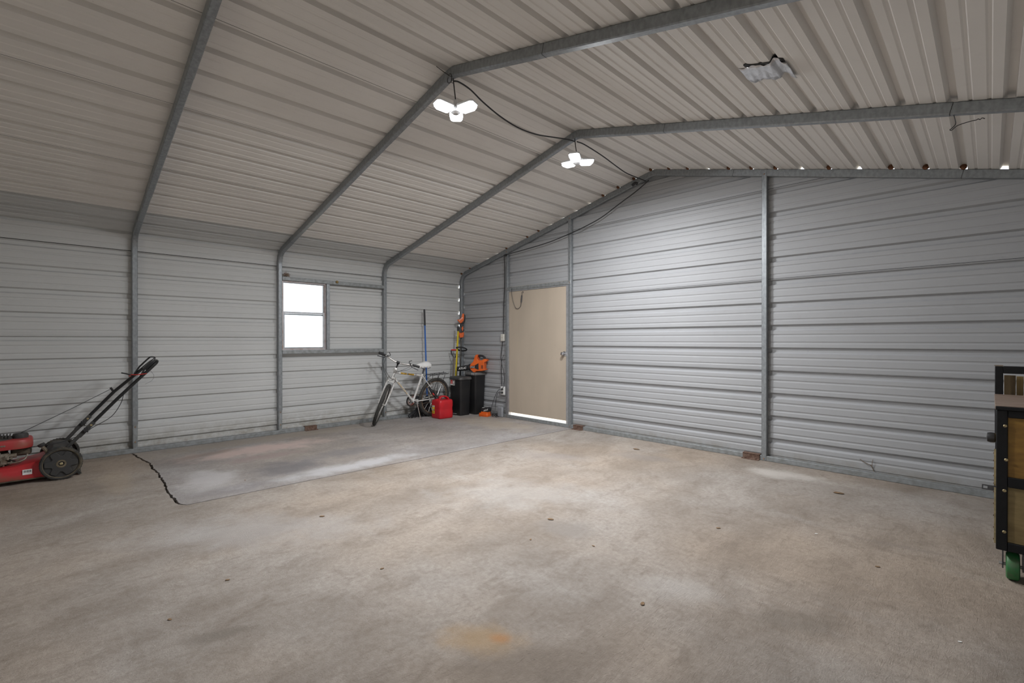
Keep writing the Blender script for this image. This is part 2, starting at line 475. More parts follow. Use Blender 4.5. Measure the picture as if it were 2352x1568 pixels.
# ================================================================== sheet cladding, each sheet one piece
ZPITCH = 0.2325
wall_left = structure('wall_left', 'left wall of white ribbed steel sheets', 'wall')
WY0, WY1, WZ0, WZ1 = -3.04, -2.375, 1.09, 2.075        # window opening
lapL = [2.219, 1.289, 0.359, 0.0]
ribsL = [2.186 - ZPITCH * k for k in range(11)]
def extr(prof_rows, mb):
    """rows: list of (pointA, pointB) -> quads between neighbouring rows"""
    o = len(mb.v)
    for a, b in prof_rows: mb.v += [V(a), V(b)]
    for i in range(len(prof_rows) - 1):
        mb.f.append((o + 2 * i, o + 2 * i + 1, o + 2 * i + 3, o + 2 * i + 2))
def clip_prof(prof, a, b):
    a2, b2 = max(a, prof[0][0]), min(b, prof[-1][0])
    if b2 - a2 < 1e-4: return None
    return [(a2, h_at(prof, a2))] + [p for p in prof if a2 + 1e-6 < p[0] < b2 - 1e-6] + [(b2, h_at(prof, b2))]
def wall_panels(parent, laps, ribs, pitch, holes, y0, y1, xf, m, slits=None):
    """horizontal sheets on a side wall; xf(h) gives x for an outward height"""
    for i in range(len(laps) - 1):
        hi, lo = laps[i], laps[i + 1]
        prof = rib_profile(lo - (0.0 if lo == 0 else 0.012), hi, ribs, pitch)
        mb = MB()
        cuts = sorted(set([y0, y1] + [y for h in holes for y in h[:2] if y0 < y < y1]))
        for a, b in zip(cuts, cuts[1:]):
            zs = [(prof[0][0], prof[-1][0])]
            for (hy0, hy1, hz0, hz1) in holes:
                if hy0 <= a and b <= hy1:
                    zs = [z for (p, q) in zs for z in ((p, min(q, hz0)), (max(p, hz1), q)) if z[1] - z[0] > 1e-4]
            for p, q in zs:
                c = clip_prof(prof, p, q)
                if c: extr([(V((xf(h + 0.003 * (z < lo - 0.001)), a, z)), V((xf(h + 0.003 * (z < lo - 0.001)), 0.012 if (b > 0 and slits and i == 0) else b, z))) for z, h in c], mb)
        mb.build('panel', MATS[m], parent, smooth=0)
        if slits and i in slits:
            g = MB(); x = xf(-0.0012); g.box((min(x, xf(0.002)), y0, hi - 0.0035), (max(x, xf(0.002)), y1, hi + 0.0025)); g.build('lap_shade', MATS['gap_shade'], parent, smooth=0)  # dark strip paints the shade line of the lap
YE = 0.055
wall_panels(wall_left, lapL, ribsL, ZPITCH, [(WY0, WY1, WZ0, WZ1)], YB, YE, lambda h: -TD - h, 'wall_sheet', (0,))
wall_right = structure('wall_right', 'right wall of white ribbed steel sheets beside the cart', 'wall')
wall_panels(wall_right, [2.14, 1.21, 0.28, 0.0], [2.106 - ZPITCH * k for k in range(10)], ZPITCH, [], YB, YE, lambda h: WID + TD + h, 'wall_sheet')

ceiling = structure('ceiling', 'pitched ceiling of pale ribbed roof sheets', 'ceiling')
RP = 0.236
def roof_side(left):
    ribs = []; laps = []
    if left:
        ribs = [S_PEAK - 0.03 - RP * k for k in range(18)]
        laps = [S_PEAK - 0.03 + 0.036] + [S_PEAK - 0.03 - RP * k + 0.036 for k in (2, 6, 10, 14)] + [s_at_z(2.219)]
        laps = laps[::-1]
    else:
        ribs = [S_PEAK + 0.206 + RP * k for k in range(18)]
        laps = [S_PEAK - 0.03 + 0.036] + [S_PEAK + 0.206 + RP * k + 0.036 for k in (3, 7, 11)] + [s_at_z(2.14, True)]
    allr = ribs + [S_PEAK - 0.03 + RP * 0]
    for i in range(len(laps) - 1):
        a, b = laps[i], laps[i + 1]
        prof = rib_profile(a, b, allr, RP, 0.034, 0.027)
        us = sorted(set([u for u, _ in prof] + PATH.breaks(a, b)))
        rows = []
        for j, u in enumerate(us):
            uu = u + (0.0035 if (j == 0 and i > 0 and left) else 0)
            p, n = PATH.at(uu, TD + h_at(prof, u))
            rows.append((V((p.x, YB, p.y)), V((p.x, 0.060, p.y))))
        mb = MB(); extr(rows, mb)
        mb.build('panel', MATS['wall_sheet' if (left and i == 0) else 'roof_sheet'], ceiling, smooth=0)   # darker colour painted on the eave sheet offsets lamp light on its bend
        if i > 0 and left:                             # dark strip stands in for the shade in the slit between two sheets
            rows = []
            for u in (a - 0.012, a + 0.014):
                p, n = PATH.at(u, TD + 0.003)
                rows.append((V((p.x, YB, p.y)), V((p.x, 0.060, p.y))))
            mb = MB(); extr(rows, mb); mb.build('underlap_shade', MATS['gap_shade'], ceiling, smooth=0)
    return ribs
RIBS_L = roof_side(True)
RIBS_R = roof_side(False)

wall_far = structure('wall_far', 'gable end wall of pale grey ribbed steel sheets', 'wall')
EP = 0.2315
ribsE = [0.206 + EP * k for k in range(-1, 14)]
lapE = [0.0, 0.206 + EP * 3 + 0.036, 0.206 + EP * 7 + 0.036, 0.206 + EP * 11 + 0.036, 3.31]
DX0, DX1, DZ1 = 1.168, 2.393, 2.05                       # door opening
_tab = [PATH.at(S_END * k / 3000, TD)[0] for k in range(3001)]
def xlim(z):
    xs = [p.x for p in _tab if p.y >= z]
    return (min(xs), max(xs)) if xs else (XR, XR)
for i in range(4):
    prof = rib_profile(lapE[i] - (0.010 if i else 0), lapE[i + 1], ribsE, EP)
    if i == 3: prof = [p for p in prof if p[0] < ZP + TD * 1.0]
    zs = sorted(set([z for z, _ in prof] + ([DZ1] if prof[0][0] < DZ1 < prof[-1][0] else []) + [2.2 + 0.05 * k for k in range(5) if prof[0][0] < 2.2 + 0.05 * k < prof[-1][0]]))
    mb = MB()
    def row(z, a, b):
        h = h_at(prof, z) + (0.003 if (i and z < lapE[i]) else 0)
        return (V((a, YE + h, z)), V((b, YE + h, z)))
    full = [z for z in zs if z >= DZ1 - 1e-6]
    low = [z for z in zs if z <= DZ1 + 1e-6]
    if len(full) > 1: extr([row(z, *xlim(z)) for z in full], mb)
    if len(low) > 1:
        extr([row(z, -TD, DX0) for z in low], mb)
        extr([row(z, DX1, WID + TD) for z in low], mb)
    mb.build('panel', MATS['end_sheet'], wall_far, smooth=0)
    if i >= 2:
        a_, b_ = xlim(lapE[i]); g = MB().box((a_, YE - 0.0012, lapE[i] - 0.001), (b_, YE + 0.002, lapE[i] + 0.0022)); g.build('lap_shade', MATS['gap_shade'], wall_far, smooth=0)  # lap shade drawn as a thin dark strip

# unseen wall behind the camera; its doorway is added and widened for fill daylight
wall_near = structure('wall_near', 'end wall behind the camera with an added opening for fill daylight', 'wall')
mb = MB()
mb.box((-0.07, YB, 0), (3.4, YB + 0.02, 2.3)); mb.box((6.2, YB, 0), (WID + 0.07, YB + 0.02, 2.3))
mb.prism([(-0.07, 2.3), (WID + 0.07, 2.3), (XR, 3.30)], (0, YB, 0), (1, 0, 0), (0, 0, 1), (0, 0.02, 0))
mb.box((3.4, YB, 2.15), (6.2, YB + 0.02, 2.32))
mb.build('cladding', MATS['wall_sheet'], wall_near, smooth=0)

# ================================================================== base rails
def rail(name, lab, p0, p1):
    o = MB().box(p0, p1).build(name, MATS['galvanised_dull'], bevel=0.004, smooth=30)
    return tag(o, lab, 'rail', None, 'structure')
rail('baseboard_left', 'steel base rail at the foot of the left wall', (-TD + 0.004, YB + 0.03, 0.0), (0.0, 0.0, 0.05))
rail('baseboard_far', 'steel base rail along the foot of the end wall', (0.0, 0.0, 0.0), (WID, 0.05, 0.05))
rail('baseboard_right', 'steel base rail at the foot of the right wall', (WID, YB + 0.03, 0.0), (WID + TD - 0.004, 0.0, 0.05))

# ================================================================== steel frames
S_LEG0 = 0.0
def frame_piece(mb, t0, t1, y0, w, d, dd=0.0):
    ts = [t0] + PATH.breaks(t0, t1) + [t1]
    rings = []
    for t in ts:
        a, n = PATH.at(t, (TD - d) / 2 + dd); b, _ = PATH.at(t, (TD + d) / 2 + dd)
        ya, yb = y0 + (TW - w) / 2, y0 + (TW + w) / 2
        c = 0.006
        rings.append([V((a.x, ya + c, a.y)), V((a.x, yb - c, a.y)), V((a.x + n.x * c, yb, a.y + n.y * c)), V((b.x - n.x * c, yb, b.y - n.y * c)),
                      V((b.x, yb - c, b.y)), V((b.x, ya + c, b.y)), V((b.x - n.x * c, ya, b.y - n.y * c)), V((a.x + n.x * c, ya, a.y + n.y * c))])
    mb.loft(rings)
    return mb
def screw_at(parent, p, n, r=0.007):
    p = V(p); n = V(n)
    return MB().cyl(p - n * 0.002, p + n * 0.004, r, r * 0.8, 8).build('screw', MATS['screw'], parent)
def steel_frame(y0, label):
    t = thing('steel_frame', label, 'frame', (XR, y0, 0))
    G = MATS['galvanised']
    sL, sR = 0.31, S_END - 0.31
    g = 0.0015
    xs = [0.42, 0.97, 2.76, 4.63, 6.41, 6.96]
    ss = [s_at_x(x) for x in xs]
    frame_piece(MB(), 0.05, sL + 0.02, y0, TW - 0.005, TD - 0.005).build('leg_foot', MATS['galvanised_dull'], t)
    frame_piece(MB(), sL, ss[0] - g, y0, TW, TD).build('leg', G, t)
    frame_piece(MB(), ss[0] + g, ss[1] - g, y0, TW - 0.003, TD - 0.003).build('splice_tube', G, t)
    frame_piece(MB(), ss[1] + g, ss[2] - g, y0, TW, TD).build('rafter', G, t)
    frame_piece(MB(), ss[2] + g, ss[3] - g, y0, TW + 0.002, TD + 0.002).build('peak_bow', G, t)
    frame_piece(MB(), ss[3] + g, ss[4] - g, y0, TW, TD).build('rafter', G, t)
    frame_piece(MB(), ss[4] + g, ss[5] - g, y0, TW - 0.003, TD - 0.003).build('splice_tube', G, t)
    frame_piece(MB(), ss[5] + g, sR, y0, TW, TD).build('leg', G, t)
    frame_piece(MB(), sR - 0.02, S_END - 0.05, y0, TW - 0.005, TD - 0.005).build('leg_foot', MATS['galvanised_dull'], t)
    for sx in (ss[0], ss[1], ss[2]):      # dark seams where the tubes meet
        frame_piece(MB(), sx - g, sx + g, y0, TW - 0.004, TD - 0.004).build('seam', MATS['gap_shade'], t)
    for sx in (ss[3], ss[4], ss[5]):
        frame_piece(MB(), sx - g, sx + g, y0, TW - 0.004, TD - 0.004).build('seam', MATS['gap_shade'], t)
    screw_at(t, (0.001, y0 + TW / 2, 0.285), (1, 0, 0)); screw_at(t, (0.001, y0 + TW / 2, 0.12), (1, 0, 0))
    return t
YA, YBF, YC = -4.572, -3.064, -1.524
steel_frame(YA, 'bent galvanised steel roof frame rising behind the mower handle')
steel_frame(YBF, 'bent galvanised steel roof frame just left of the window')
steel_frame(YC, 'bent galvanised steel roof frame right of the window, behind the bicycle handlebar')
steel_frame(0.0, 'bent galvanised steel frame against the gable end wall')

# ---- posts on the end wall
def post(x0, ztop, label, w=0.05):
    t = thing('wall_post', label, 'post', (x0 + w / 2, -0.002, 0))
    MB().box((x0, -0.002, 0.0), (x0 + w, 0.046, ztop)).build('tube', MATS['galvanised'], t, bevel=0.005)
    for z in (0.022, ztop - 0.045): screw_at(t, (x0 + w / 2, -0.003, z), (0, -1, 0))
    return t
def z_under(x): return ZP - (ML * (XR - x) if x < XR else MR * (x - XR)) + 0.072
post(1.118, z_under(1.118), 'galvanised steel post on the left of the beige door')
post(2.393, z_under(2.393), 'galvanised steel post on the right of the beige door')
post(4.921, z_under(4.97), 'tall galvanised steel post in the middle of the end wall')
o = MB().box((1.122, -0.006, 2.024), (2.437, 0.040, 2.074)).build('door_header', MATS['galvanised_dull'], bevel=0.004)
tag(o, 'steel header tube above the beige door', 'beam')
for x in (1.14, 2.42):
    screw_at(o, (x, -0.007, 2.05), (0, -1, 0), 0.006)

# ================================================================== window
mat('aluminium', (0.50, 0.51, 0.53), 0.38, 0.6, vary=0.2, scale=20)
mat('weathered_alu', (0.46, 0.42, 0.42), 0.5, 0.4, col2=(0.36, 0.25, 0.20), scale=12, thresh=(0.5, 0.7))
def glass(name, tint=(0.93, 0.95, 0.96), k=0.94):
    m, nt, N, L, b = nodes_of(name)
    out = N['Material Output'] if 'Material Output' in N else None
    N.remove(b)
    tr = N.new('ShaderNodeBsdfTransparent'); tr.inputs[0].default_value = (*tint, 1)
    gl = N.new('ShaderNodeBsdfGlossy'); gl.inputs['Roughness'].default_value = 0.05
    fr = N.new('ShaderNodeFresnel'); fr.inputs[0].default_value = 1.45
    mx = N.new('ShaderNodeMixShader')
    L.new(fr.outputs[0], mx.inputs[0]); L.new(tr.outputs[0], mx.inputs[1]); L.new(gl.outputs[0], mx.inputs[2])
    L.new(mx.outputs[0], out.inputs[0])
    MATS[name] = m; return m
glass('window_glass')
tag(MB().box((-0.062, YBF + TW, 2.030), (0.0, YC, 2.080)).build('trim_1', MATS['galvanised_dull'], bevel=0.004), 'steel rail along the top of the window', 'rail', None, 'structure')
tag(MB().box((-0.062, YBF + TW, 1.052), (0.0, YC, 1.104)).build('trim_2', MATS['galvanised_dull'], bevel=0.004), 'steel rail along the bottom of the window', 'rail', None, 'structure')
tag(MB().box((-0.062, -2.421, 1.104), (-0.002, -2.373, 2.030)).build('trim_3', MATS['galvanised'], bevel=0.004), 'steel upright on the right of the window', 'rail', None, 'structure')
win = structure('window_1', 'small single-hung aluminium window in the left wall', 'window', (-0.05, -2.72, 1.104))
y0, y1, z0, z1 = -3.012, -2.422, 1.105, 2.030
def ring_frame(y0, y1, z0, z1, x0, x1, w, name, m, parent):
    mb = MB()
    mb.box((x0, y0, z0), (x1, y0 + w, z1)); mb.box((x0, y1 - w, z0), (x1, y1, z1))
    mb.box((x0, y0 + w, z0), (x1, y1 - w, z0 + w)); mb.box((x0, y0 + w, z1 - w), (x1, y1 - w, z1))
    return mb.build(name, m, parent, smooth=30)
ring_frame(y0, y1, z0, z1, -0.075, -0.028, 0.016, 'frame', MATS['weathered_alu'], win)
up = ring_frame(y0 + 0.014, y1 - 0.014, 1.576, z1 - 0.012, -0.072, -0.054, 0.018, 'sash', MATS['aluminium'], win)
lo = ring_frame(y0 + 0.014, y1 - 0.014, z0 + 0.012, 1.620, -0.053, -0.034, 0.024, 'sash', MATS['aluminium'], win)
MB().box((-0.065, y0 + 0.03, 1.60), (-0.061, y1 - 0.03, z1 - 0.028)).build('pane', MATS['window_glass'], up, smooth=0)
MB().box((-0.046, y0 + 0.036, z0 + 0.034), (-0.042, y1 - 0.036, 1.59)).build('pane', MATS['window_glass'], lo, smooth=0)

# ================================================================== door
mat('door_paint', (0.47, 0.395, 0.315), 0.6, vary=0.10, scale=3, bump=0.08, bscale=90, stretch=(1, 1, 0.3))
mat('chrome', (0.72, 0.72, 0.74), 0.18, 1.0)
mat('dark_steel', (0.10, 0.10, 0.11), 0.45, 0.6, vary=0.3, scale=40)
door = structure('door_1', 'beige flush door in the end wall with daylight under it', 'door', (1.77, 0.03, 0.09))
MB().box((1.190, 0.012, 0.092), (2.352, 0.050, 2.004)).build('slab', MATS['door_paint'], door, bevel=0.002)
mb = MB(); mb.box((1.168, -0.001, 0.05), (1.189, 0.054, 2.024)); mb.box((2.353, 0.004, 0.05), (2.393, 0.054, 2.024)); mb.box((1.189, 0.004, 2.005), (2.353, 0.054, 2.024))
mb.build('jamb', MATS['aluminium'], door, smooth=30)
mb = MB()
for z in (0.35, 1.05, 1.8): mb.cyl((1.19, 0.004, z - 0.045), (1.19, 0.004, z + 0.045), 0.006, n=8)
mb.build('hinge', MATS['aluminium'], door)
MB().lathe([(0.0, -0.004), (0.034, -0.004), (0.034, 0.004), (0.028, 0.008), (0.014, 0.009), (0.013, 0.030), (0.022, 0.036), (0.027, 0.048), (0.024, 0.060), (0.012, 0.067), (0.0, 0.068)], (2.315, 0.012, 1.044), (0, -1, 0), 20).build('knob', MATS['chrome'], door)
MB().box((2.326, 0.006, 1.012), (2.352, 0.013, 1.076)).build('strike_plate', MATS['aluminium'], door)
# storm chain: screw eye on the header, chain loop, spring snubber clipped to the door
ch = spline([(1.273, -0.012, 2.052), (1.268, -0.008, 1.98), (1.285, -0.002, 1.87), (1.335, 0.0, 1.755), (1.395, 0.0, 1.725), (1.455, 0.0, 1.762), (1.470, 0.0, 1.82)], 7)
mb = MB()
for i, (a, b) in enumerate(zip(ch, ch[1:])):
    d = (b - a); n = basis(d)[i % 2]
    mb.tube([a - d * 0.15 + n * 0.003, a + d * 0.5 + n * 0.005, b + d * 0.15 + n * 0.003, b + d * 0.15 - n * 0.003, a + d * 0.5 - n * 0.005, a - d * 0.15 - n * 0.003], 0.0014, 5, closed=True)
mb.build('chain', MATS['dark_steel'], door)
MB().cyl((1.470, 0.0, 1.82), (1.482, 0.0, 1.93), 0.010, n=12).build('spring_snubber', MATS['dark_steel'], door)
MB().tube(spline([(1.482, 0.0, 1.93), (1.487, 0.002, 1.955), (1.482, 0.004, 1.975), (1.505, 0.008, 1.985), (1.51, 0.008, 1.962)], 5), 0.0035, 6).build('door_clip', MATS['dark_steel'], door)
# ================================================================== push mower
mat('red_paint', (0.42, 0.025, 0.03), 0.42, col2=(0.22, 0.075, 0.05), scale=6, thresh=(0.56, 0.74), bump=0.05)
mat('red_shroud', (0.36, 0.035, 0.035), 0.5, col2=(0.26, 0.09, 0.06), scale=8, thresh=(0.5, 0.75))
mat('black_plastic', (0.022, 0.022, 0.024), 0.45, vary=0.3, scale=20)
mat('dusty_black', (0.035, 0.034, 0.033), 0.65, col2=(0.085, 0.075, 0.058), scale=9, thresh=(0.5, 0.75))
mat('black_tube', (0.018, 0.018, 0.019), 0.35, 0.3)
mat('mud_rubber', (0.035, 0.033, 0.030), 0.8, col2=(0.14, 0.115, 0.075), scale=10, thresh=(0.5, 0.72), bump=0.3, bscale=80)
mat('mud_ring', (0.17, 0.135, 0.085), 0.85, vary=0.4, scale=25)
mat('greasy_iron', (0.11, 0.085, 0.055), 0.7, 0.2, col2=(0.035, 0.03, 0.024), scale=18, bump=0.4)
mat('dirty_alu', (0.34, 0.31, 0.26), 0.55, 0.4, col2=(0.13, 0.10, 0.065), scale=16, bump=0.2)
mat('brass', (0.55, 0.46, 0.27), 0.4, 0.8, vary=0.3, scale=50)
mat('label_white', (0.75, 0.74, 0.72), 0.6, vary=0.06, scale=20)
mat('label_black', (0.02, 0.02, 0.02), 0.6)
mat('bungee_red', (0.55, 0.03, 0.02), 0.6, vary=0.2, scale=60)
mower = thing('lawn_mower', 'red push lawn mower with black handle against the left wall', 'lawn mower', (0.5, -5.4, 0.0))
mx, my = 0.5, -5.147
# deck: flared steel shell
prof = [(-5.13, 0.205), (-5.20, 0.215), (-5.30, 0.175), (-5.42, 0.150), (-5.60, 0.140), (-5.78, 0.135), (-5.92, 0.11)]
rings = []
for y, zt in prof:
    k = 1.0 if y > -5.7 else (1 - (abs(y) - 5.7) * 1.3)
    hw = 0.245 * k
    rings.append([V((mx - hw * 0.98, y, 0.034)), V((mx - hw, y, 0.05)), V((mx - hw * 0.93, y, zt - 0.035)), V((mx - hw * 0.80, y, zt)), V((mx, y, zt + 0.008)),
                  V((mx + hw * 0.80, y, zt)), V((mx + hw * 0.93, y, zt - 0.035)), V((mx + hw, y, 0.05)), V((mx + hw * 0.98, y, 0.034))])
deck = MB().loft(rings).build('deck', MATS['red_paint'], mower, bevel=0.004, smooth=50)
lip = MB()
lip.tube([(mx + 0.242, -5.14, 0.036), (mx + 0.246, -5.5, 0.036), (mx + 0.240, -5.70, 0.036), (mx + 0.17, -5.92, 0.036)], 0.006, 6)
lip.tube([(mx - 0.242, -5.14, 0.036), (mx - 0.246, -5.5, 0.036), (mx - 0.240, -5.70, 0.036), (mx - 0.17, -5.92, 0.036)], 0.006, 6)
lip.build('deck_rim', MATS['greasy_iron'], deck)
st = MB().box((mx + 0.2405, -5.388, 0.077), (mx + 0.2425, -5.330, 0.122)).build('deck_label', MATS['label_white'], deck)
mb = MB()
for k in range(9): mb.box((mx + 0.2422, -5.383 + 0.0055 * k, 0.096), (mx + 0.2431, -5.383 + 0.0055 * k + (0.0035 if k % 3 else 0.0018), 0.115))
mb.build('barcode', MATS['label_black'], deck, smooth=0)
# scuffed bare patch on the deck side is part of the paint; rear flap
MB().prism([(-5.20, 0.06), (-5.06, 0.20), (-5.10, 0.275), (-5.20, 0.285), (-5.245, 0.22)], (mx - 0.19, 0, 0), (0, 1, 0), (0, 0, 1), (0.38, 0, 0)).build('rear_door', MATS['dusty_black'], mower, bevel=0.006)
MB().prism([(-5.03, 0.004), (-5.01, 0.012), (-5.045, 0.062), (-5.06, 0.06)], (mx - 0.20, 0, 0), (0, 1, 0), (0, 0, 1), (0.40, 0, 0)).build('trail_shield', MATS['mud_rubber'], mower)
def mower_wheel(x, y, r, w, outer, name='wheel'):
    s = outer
    tyre = MB().lathe([(r * 0.88, -w / 2), (r * 0.95, -w / 2), (r * 0.99, -w * 0.36), (r, -w * 0.2), (r, w * 0.2), (r * 0.99, w * 0.36), (r * 0.95, w / 2), (r * 0.88, w / 2), (r * 0.85, w * 0.30), (r * 0.85, -w * 0.30), (r * 0.88, -w / 2)], (x, y, r), (s, 0, 0), 44).build(name, MATS['mud_rubber'], mower)
    tb = MB()
    for k in range(40):
        a = 2 * PI * k / 40
        e = V((0, math.cos(a), math.sin(a)))
        c = V((x, y, r)) + e * (r - 0.0008)
        tb.bar(c + V((-w * 0.42, 0, 0)) , c + V((w * 0.42, 0, 0)) + e.cross(V((1, 0, 0))) * 0.006, 0.006, 0.004, up=e)
    tb.build('tread', MATS['mud_rubber'], tyre)
    MB().lathe([(0.0, 0.0), (r * 0.85, 0.0), (r * 0.86, w * 0.28), (r * 0.83, w * 0.34), (r * 0.80, w * 0.14), (0.030, w * 0.16), (0.0, w * 0.16)], (x, y, r), (s, 0, 0), 44).build('hub_disc', MATS['dusty_black'], tyre)
    MB().torus((x + s * w * 0.34, y, r), (1, 0, 0), r * 0.862, 0.004, 44, 6).build('rim_ring', MATS['mud_ring'], tyre)
    # six-lobed raised cover
    lobes = []
    for k in range(72):
        a = 2 * PI * k / 72
        q = 0.5 + 0.5 * math.cos(6 * a)
        q = min(1, max(0, (q - 0.12) / 0.5))
        lobes.append(((r * (0.50 + 0.28 * q)) * math.cos(a), (r * (0.50 + 0.28 * q)) * math.sin(a)))
    MB().prism(lobes, (x + s * w * 0.20, y, r), (0, 1, 0), (0, 0, 1), (s * w * 0.16, 0, 0)).build('wheel_cover', MATS['dusty_black'], tyre, bevel=0.003)
    MB().lathe([(0.034, w * 0.30), (0.034, w * 0.42), (0.022, w * 0.42), (0.020, w * 0.36), (0.0, w * 0.36)], (x, y, r), (s, 0, 0), 20).build('hub_ring', MATS['mud_ring'], tyre)
    MB().lathe([(0.012, w * 0.34), (0.012, w * 0.50), (0.008, w * 0.54), (0.0, w * 0.55)], (x, y, r), (s, 0, 0), 6).build('wheel_nut', MATS['brass'], tyre)
    return tyre
mower_wheel(0.775, my, 0.142, 0.05, 1)
mower_wheel(0.225, my, 0.142, 0.05, -1)
mower_wheel(0.755, -5.83, 0.10, 0.045, 1)
mower_wheel(0.245, -5.83, 0.10, 0.045, -1)
MB().cyl((0.22, my, 0.142), (0.78, my, 0.142), 0.008, n=10).build('axle', MATS['greasy_iron'], mower)
MB().cyl((0.22, -5.83, 0.10), (0.78, -5.83, 0.10), 0.008, n=10).build('axle', MATS['greasy_iron'], mower)
# engine
ex, ey = 0.50, -5.57
eng = MB()
eng.lathe([(0.0, 0.15), (0.13, 0.15), (0.135, 0.165), (0.11, 0.175), (0.09, 0.20), (0.09, 0.285), (0.0, 0.285)], (ex, ey, 0), (0, 0, 1), 24)
for k in range(6): eng.box((ex - 0.02, ey - 0.16, 0.185 + k * 0.017), (ex + 0.16, ey - 0.03, 0.192 + k * 0.017))
eng.build('engine_block', MATS['greasy_iron'], mower)
cb = MB()
cb.box((ex + 0.09, ey + 0.03, 0.205), (ex + 0.15, ey + 0.10, 0.262)); cb.cyl((ex + 0.12, ey + 0.02, 0.235), (ex + 0.12, ey + 0.145, 0.235), 0.020, n=12)
cb.cyl((ex + 0.125, ey + 0.065, 0.17), (ex + 0.125, ey + 0.065, 0.21), 0.026, n=14)
cb.bar((ex + 0.155, ey - 0.02, 0.225), (ex + 0.155, ey + 0.10, 0.250), 0.004, 0.012, up=(0, 0, 1))
cb.box((ex + 0.14, ey + 0.02, 0.255), (ex + 0.17, ey + 0.05, 0.275))
cb.build('carburettor', MATS['dirty_alu'], mower, bevel=0.003)
ft = MB(); ft.loft([[V((ex + px * k, ey + 0.17 + py * k, z)) for px, py in rrect(0.17, 0.13, 0.03)] for z, k in ((0.222, 0.85), (0.232, 1.0), (0.272, 1.0), (0.284, 0.9))])
ft.build('fuel_tank', MATS['greasy_iron'], mower)
MB().tube(spline([(ex + 0.13, ey + 0.07, 0.18), (ex + 0.14, ey + 0.14, 0.176), (ex + 0.12, ey + 0.19, 0.19), (ex + 0.08, ey + 0.21, 0.225)], 6), 0.007, 8).build('fuel_line', MATS['dirty_alu'], mower)
mu = MB(); mu.box((ex + 0.10, ey - 0.14, 0.21), (ex + 0.18, ey - 0.02, 0.27)); mu.build('muffler', MATS['greasy_iron'], mower, bevel=0.01)
for k in range(14):
    a = random.uniform(-1.0, 1.0); x = ex + 0.085 + random.uniform(0, 0.07); y = ey + random.uniform(-0.03, 0.16); z = 0.158 + random.uniform(0, 0.09)
    mb = MB()
    if k % 2: mb.cyl((x, y, z), (x + 0.03, y + 0.008 * a, z + 0.005 * a), random.uniform(0.005, 0.012), n=8)
    else: mb.box((x, y, z), (x + 0.025, y + random.uniform(0.01, 0.035), z + random.uniform(0.008, 0.02)))
    mb.build('engine_fitting', MATS['dirty_alu'], mower)
sh = MB()
sh.loft([[V((ex + px * k, ey + 0.02 + py * k, z)) for px, py in rrect(0.32, 0.445, 0.09, 6)] for z, k in ((0.292, 1.0), (0.298, 1.01), (0.352, 1.0), (0.366, 0.965), (0.370, 0.90))])
shroud = sh.build('shroud', MATS['red_shroud'], mower, smooth=40)
MB().lathe([(0.0, 0.366), (0.125, 0.366), (0.125, 0.380), (0.115, 0.386), (0.0, 0.388)], (ex, ey, 0), (0, 0, 1), 30).build('flywheel_screen', MATS['dusty_black'], shroud)
mb = MB()
for k in range(11): mb.box((ex - 0.10, ey - 0.105 + k * 0.02, 0.387), (ex + 0.10, ey - 0.097 + k * 0.02, 0.399))
mb.build('screen_slats', MATS['dusty_black'], shroud)
MB().lathe([(0.0, 0.366), (0.050, 0.366), (0.052, 0.395), (0.046, 0.41), (0.0, 0.413)], (ex + 0.02, ey + 0.165, 0), (0, 0, 1), 20).build('fuel_cap', MATS['dusty_black'], shroud)
mb = MB()
for k in range(3):
    mb.cyl((ex + 0.161, ey + 0.045 + 0.014 * k, 0.330), (ex + 0.166, ey + 0.045 + 0.014 * k, 0.330), 0.007, n=8)
mb.build('shroud_bolts', MATS['dirty_alu'], shroud)
dk = MB().tube([(0.60, -5.225, 0.20), (0.60, -5.245, 0.245), (0.598, -5.268, 0.285)], 0.014, 10).build('filler_tube', MATS['dirty_alu'], mower)
MB().lathe([(0.0, 0.0), (0.020, 0.0), (0.026, 0.012), (0.026, 0.026), (0.0, 0.03)], (0.598, -5.266, 0.283), (0, -0.45, 0.9), 14).build('filler_cap', MATS['dusty_black'], dk)
# handle
def hb(name, pts, r=0.0125, m='black_tube', par=None):
    return MB().tube(pts, r, 10).build(name, MATS[m], par or mower)
near = [(0.70, -5.125, 0.245), (0.69, -4.98, 0.408)]
far = [(0.30, -5.125, 0.245), (0.29, -4.985, 0.421)]
hb('lower_handle', near, 0.015, 'dusty_black'); hb('lower_handle', far, 0.015, 'dusty_black')
tipn, tipf = V((0.665, -4.455, 0.995)), V((0.305, -4.465, 0.990))
loop = [(0.69, -5.01, 0.376), (0.685, -4.93, 0.468), (0.68, -4.753, 0.675), (0.675, -4.60, 0.845)] + spline([(0.672, -4.52, 0.93), (0.655, -4.455, 1.0), (0.60, -4.435, 1.022), (0.485, -4.433, 1.024), (0.37, -4.437, 1.022), (0.315, -4.46, 0.998), (0.30, -4.52, 0.935)], 4) + [(0.295, -4.60, 0.855), (0.285, -4.746, 0.712), (0.29, -4.93, 0.492), (0.29, -5.005, 0.40)]
hb('upper_handle', loop, 0.0150)
